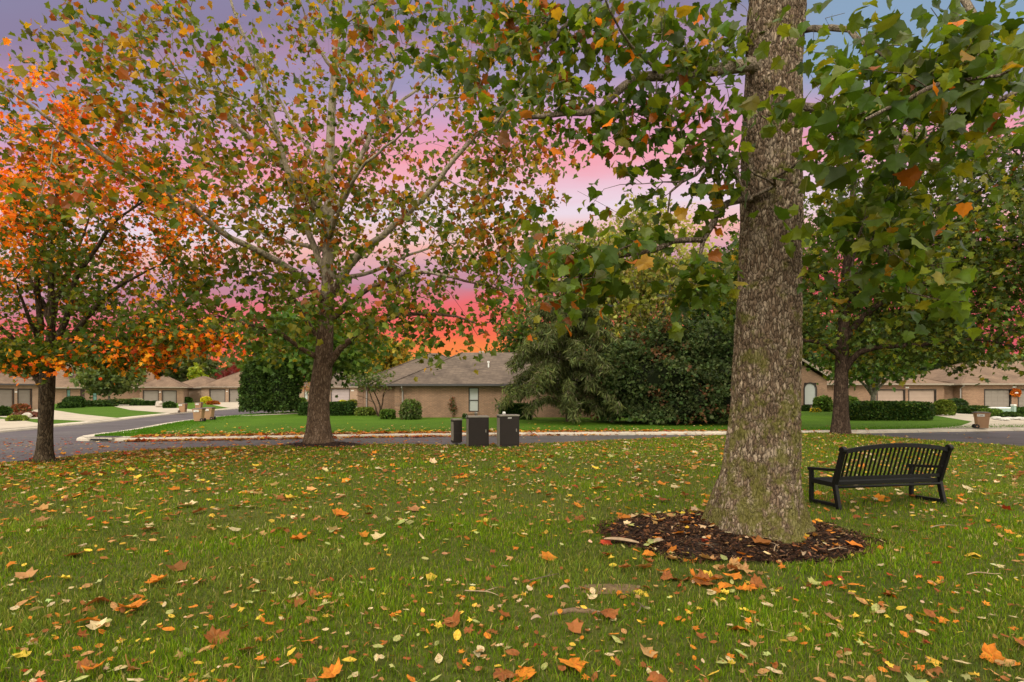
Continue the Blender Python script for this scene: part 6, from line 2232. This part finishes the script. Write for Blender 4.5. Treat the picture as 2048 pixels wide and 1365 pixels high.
def leaf_litter():
    rng = np.random.default_rng(311)
    parts = []
    T = [curled(SYC_S, .5, .2, rng), curled(SYC_S, 1.1, -.3, rng), curled(OVAL, .6, .2, rng), curled(OVAL, 1.3, .4, rng), curled(MAPLE, .5, .2, rng), curled(MAPLE, 1.2, -.2, rng)]

    def put(x, y, z, w=None, smin=.05, smax=.12, big=.14, tilt=.25):
        n = len(x)
        kind = rng.choice(6, n, p=[big * .6, big * .4, .28, .28, (.44 - big) / 2, (.44 - big) / 2])
        s = rng.uniform(smin, smax, n)
        s = np.where(kind < 2, s * 1.9, s)
        col = litter_colors(rng, n, w)
        for k in range(6):
            m = kind == k
            if m.any():
                parts.append(lay(np.column_stack([x[m], y[m], z[m]]), s[m], col[m], T[k], rng, tilt))
    # near lawn
    n = 24000
    y = 4.75 + 19.5 * rng.random(n) ** .62
    x = rng.uniform(-1.02, 1.02, n) * y
    z, s = island_z(x, y)
    dm = np.hypot(x - MP[0], y - MP[1])
    k = (s > 0) & (rng.random(n) < np.clip(.62 + .5 * np.exp(-dm / 6) - .02 * (x > 4) * (x - 4), 0, 1)) & ~in_ring(x, y, .9)
    x, y, z = x[k], y[k], z[k]
    put(x, y, z + rng.uniform(.025, .045, len(x)), None, .042, .100, .10)
    # extra red and orange round the maple
    n = 1500
    a = rng.normal(size=(n, 2)) * (3.2, 2.2)
    x, y = MP[0] + a[:, 0] + 1.0, MP[1] + a[:, 1]
    z, s = island_z(x, y)
    k = s > 0
    put(x[k], y[k], z[k] + .035, [4, 2, 1, .5, 1.5, 2, .2], .06, .11, .05)
    # scraps between the larger leaves close by
    n = 900
    y = 3.1 + 1.9 * rng.random(n)
    x = rng.uniform(-1, 1, n) * y
    put(x, y, np.array([gz1(p, q) for p, q in zip(x, y)]) + .03, [1.8, 3, 3, 1.0, 1.0, .3, .8], .025, .066, .03, .35)
    # beyond both sides of the near lawn
    n = 2600
    y = rng.uniform(.3, 16, n)
    x = rng.choice([-1.0, 1.0], n) * (1.01 * y + rng.random(n) * 4.0)
    z, s = island_z(x, y)
    k = s > 0
    put(x[k], y[k], z[k] + .03, None, .042, .10, .10)
    # mulch ring
    n = 210
    t, a = np.sqrt(rng.random(n)), rng.random(n) * 6.283
    x, y = RING[0] + t * RING[2] * np.cos(a), RING[1] + t * RING[3] * np.sin(a)
    put(x, y, np.array([gz1(p, q) for p, q in zip(x, y)]) + .07 * (1 - t * t) + .035, None, .04, .10)
    # street
    n = 5200
    y = rng.uniform(13, 23.6, n)
    x = rng.uniform(-21, 17, n)
    _, s = island_z(x, y)
    dens = np.clip(.95 * sstep(2, -7, x) * sstep(-22, -17, x) * sstep(24, 21, y) + .10, 0, 1)
    k = (s < -.05) & (rng.random(n) < dens)
    kd = sdf(np.column_stack([x, y]), FAR_POLY)
    k &= kd < -.7
    k2 = k.sum()
    put(x[k], y[k], np.full(k2, ROAD_Z + .012), [4, 1.5, 1.5, 1, 1, 4, .2], .06, .12, .05, .12)
    # kerb: foot and back edge
    nr = line_normals(KERB_A, 1)
    for off, sg, zz, n, xlim in ((-.16, .14, ROAD_Z + .02, 2600, 3), (.58, .15, ROAD_Z + .14, 3600, 9), (.35, .16, ROAD_Z + .135, 420, 20), (1.6, .9, FAR_Z + .04, 420, 12), (3.5, 2.2, FAR_Z + .04, 260, 14)):
        i = rng.integers(0, len(KERB_A) - 1, n * 4)
        X0 = KERB_A[i, 0]
        pr = sstep(xlim + 9, xlim - 12, X0) * (X0 > -15.0) * (KERB_A[i, 1] < 25.5)
        i = i[rng.random(len(i)) < pr][:n]
        t = rng.random((len(i), 1))
        q = KERB_A[i] * (1 - t) + KERB_A[i + 1] * t + nr[i] * (off + sg * rng.normal(size=(len(i), 1)))
        put(q[:, 0], q[:, 1], np.full(len(i), zz) + rng.uniform(0, .03, len(i)), [5, 3, 1.5, .8, 1.5, 2, .2] if off < 1 else [1, .5, 1.5, 1.5, 3, .2, 1], .06, .13, .12)
    n = 220
    x, y = rng.uniform(8, 32, n), rng.uniform(19, 28, n)
    _, s = island_z(x, y)
    k = (s < 0) & (sdf(np.column_stack([x, y]), FAR_POLY) < -.6)
    put(x[k], y[k], np.full(k.sum(), ROAD_Z + .012), None, .07, .13)
    V, Fc, C = join(parts)
    tag(link('leaf_litter', np_mesh('leaf_litter', V, Fc, C), M['litter']), 'carpet of mixed autumn leaves over the lawn, kerb and street', 'fallen leaves', None, 'stuff')


leaf_litter()

# ------------------------------------------------------------------ sticks and bark


def sticks():
    rng = np.random.default_rng(401)
    spec = [(.30, 4.9, .32, .5, 'thin grey stick lying beyond the bare soil patch'), (-.25, 4.55, .30, -.2, 'thin pale stick lying left of the bare soil patch'),
            (2.75, 5.62, .28, .9, 'pale bent stick on the near rim of the mulch ring'), (3.35, 5.58, .22, .15, 'short pale stick at the right rim of the mulch ring'),
            (2.05, 5.72, .2, -1.0, 'thin straight twig on the dark mulch left of the trunk'), (5.35, 6.75, .42, .35, 'forked pale twig in the grass under the bench'),
            (4.35, 5.0, .34, .1, 'long pale twig in the grass right of the mulch ring'), (1.0, 4.15, .16, .8, 'short brown stick beside the surfaced root')]
    for x, y, L_, a, lab in spec:
        z = gz1(x, y) + .045 + (.05 if in_ring(x, y) else 0)
        pts = [(-L_ / 2, 0, 0), (-L_ * .15, rng.normal(0, .02), .012), (L_ * .2, rng.normal(0, .02), .008), (L_ / 2, rng.normal(0, .03), .0)]
        m = MB().tube([tuple(p) for p in smooth_line(pts, 4)], [.006 - .0003 * k for k in range(13)], 6)
        m.tube([(L_ * .1, 0, .01), (L_ * .3, .05, .02), (L_ * .38, .1, .015)], [.004, .003, .002], 5)
        o = m.build('fallen_twig', M['pale_bark'] if 'pale' in lab else M['twig'], smooth=True, loc=(x, y, z))
        o.rotation_euler = (0, 0, a)
        tag(o, lab, 'twig', 'sticks fallen on the lawn')
    spec = [(1.22, 6.10, .40, -.45, 'long curled strip of pale bark at the left rim of the mulch ring'), (1.62, 5.95, .15, .5, 'broad grey flake of bark on the left of the mulch ring'),
            (2.95, 5.50, .10, 1.2, 'small whitish bark flake on the near mulch'), (.45, 4.62, .09, .1, 'pale curl of bark beside the bare soil patch'), (.18, 4.02, .08, .2, 'pale cream curl of bark in front of the surfaced root')]
    for x, y, L_, a, lab in spec:
        z = gz1(x, y) + .035 + (.03 if in_ring(x, y) else 0)
        V, Fq = [], []
        n1, n2 = 12, 6
        w = .035 if L_ > .3 else .05 * L_ / .2
        for i in range(n1):
            t = i / (n1 - 1)
            ww = w * (math.sin(math.pi * (t * .9 + .05)) ** .5)
            for k in range(2):
                for j in range(n2):
                    b = (j / (n2 - 1) - .5) * 2.4
                    r = ww * (1 if k == 0 else .86)
                    V.append(((t - .5) * L_, r * math.sin(b) + .25 * L_ * (t - .5) ** 2, r * (1 - math.cos(b)) + .02 * math.sin(t * 3)))
        for i in range(n1 - 1):
            for k in range(2):
                for j in range(n2 - 1):
                    p = (i * 2 + k) * n2 + j
                    q = (p, p + 1, p + 1 + 2 * n2, p + 2 * n2)
                    Fq.append(q if k else q[::-1])
        o = link('bark_strip', np_mesh('bark_strip', V, Fq, None, True), M['pale_bark'], None, (x, y, z))
        o.rotation_euler = (.2, 0, a)
        tag(o, lab, 'bark strip', 'peeled bark pieces on the ground')


sticks()
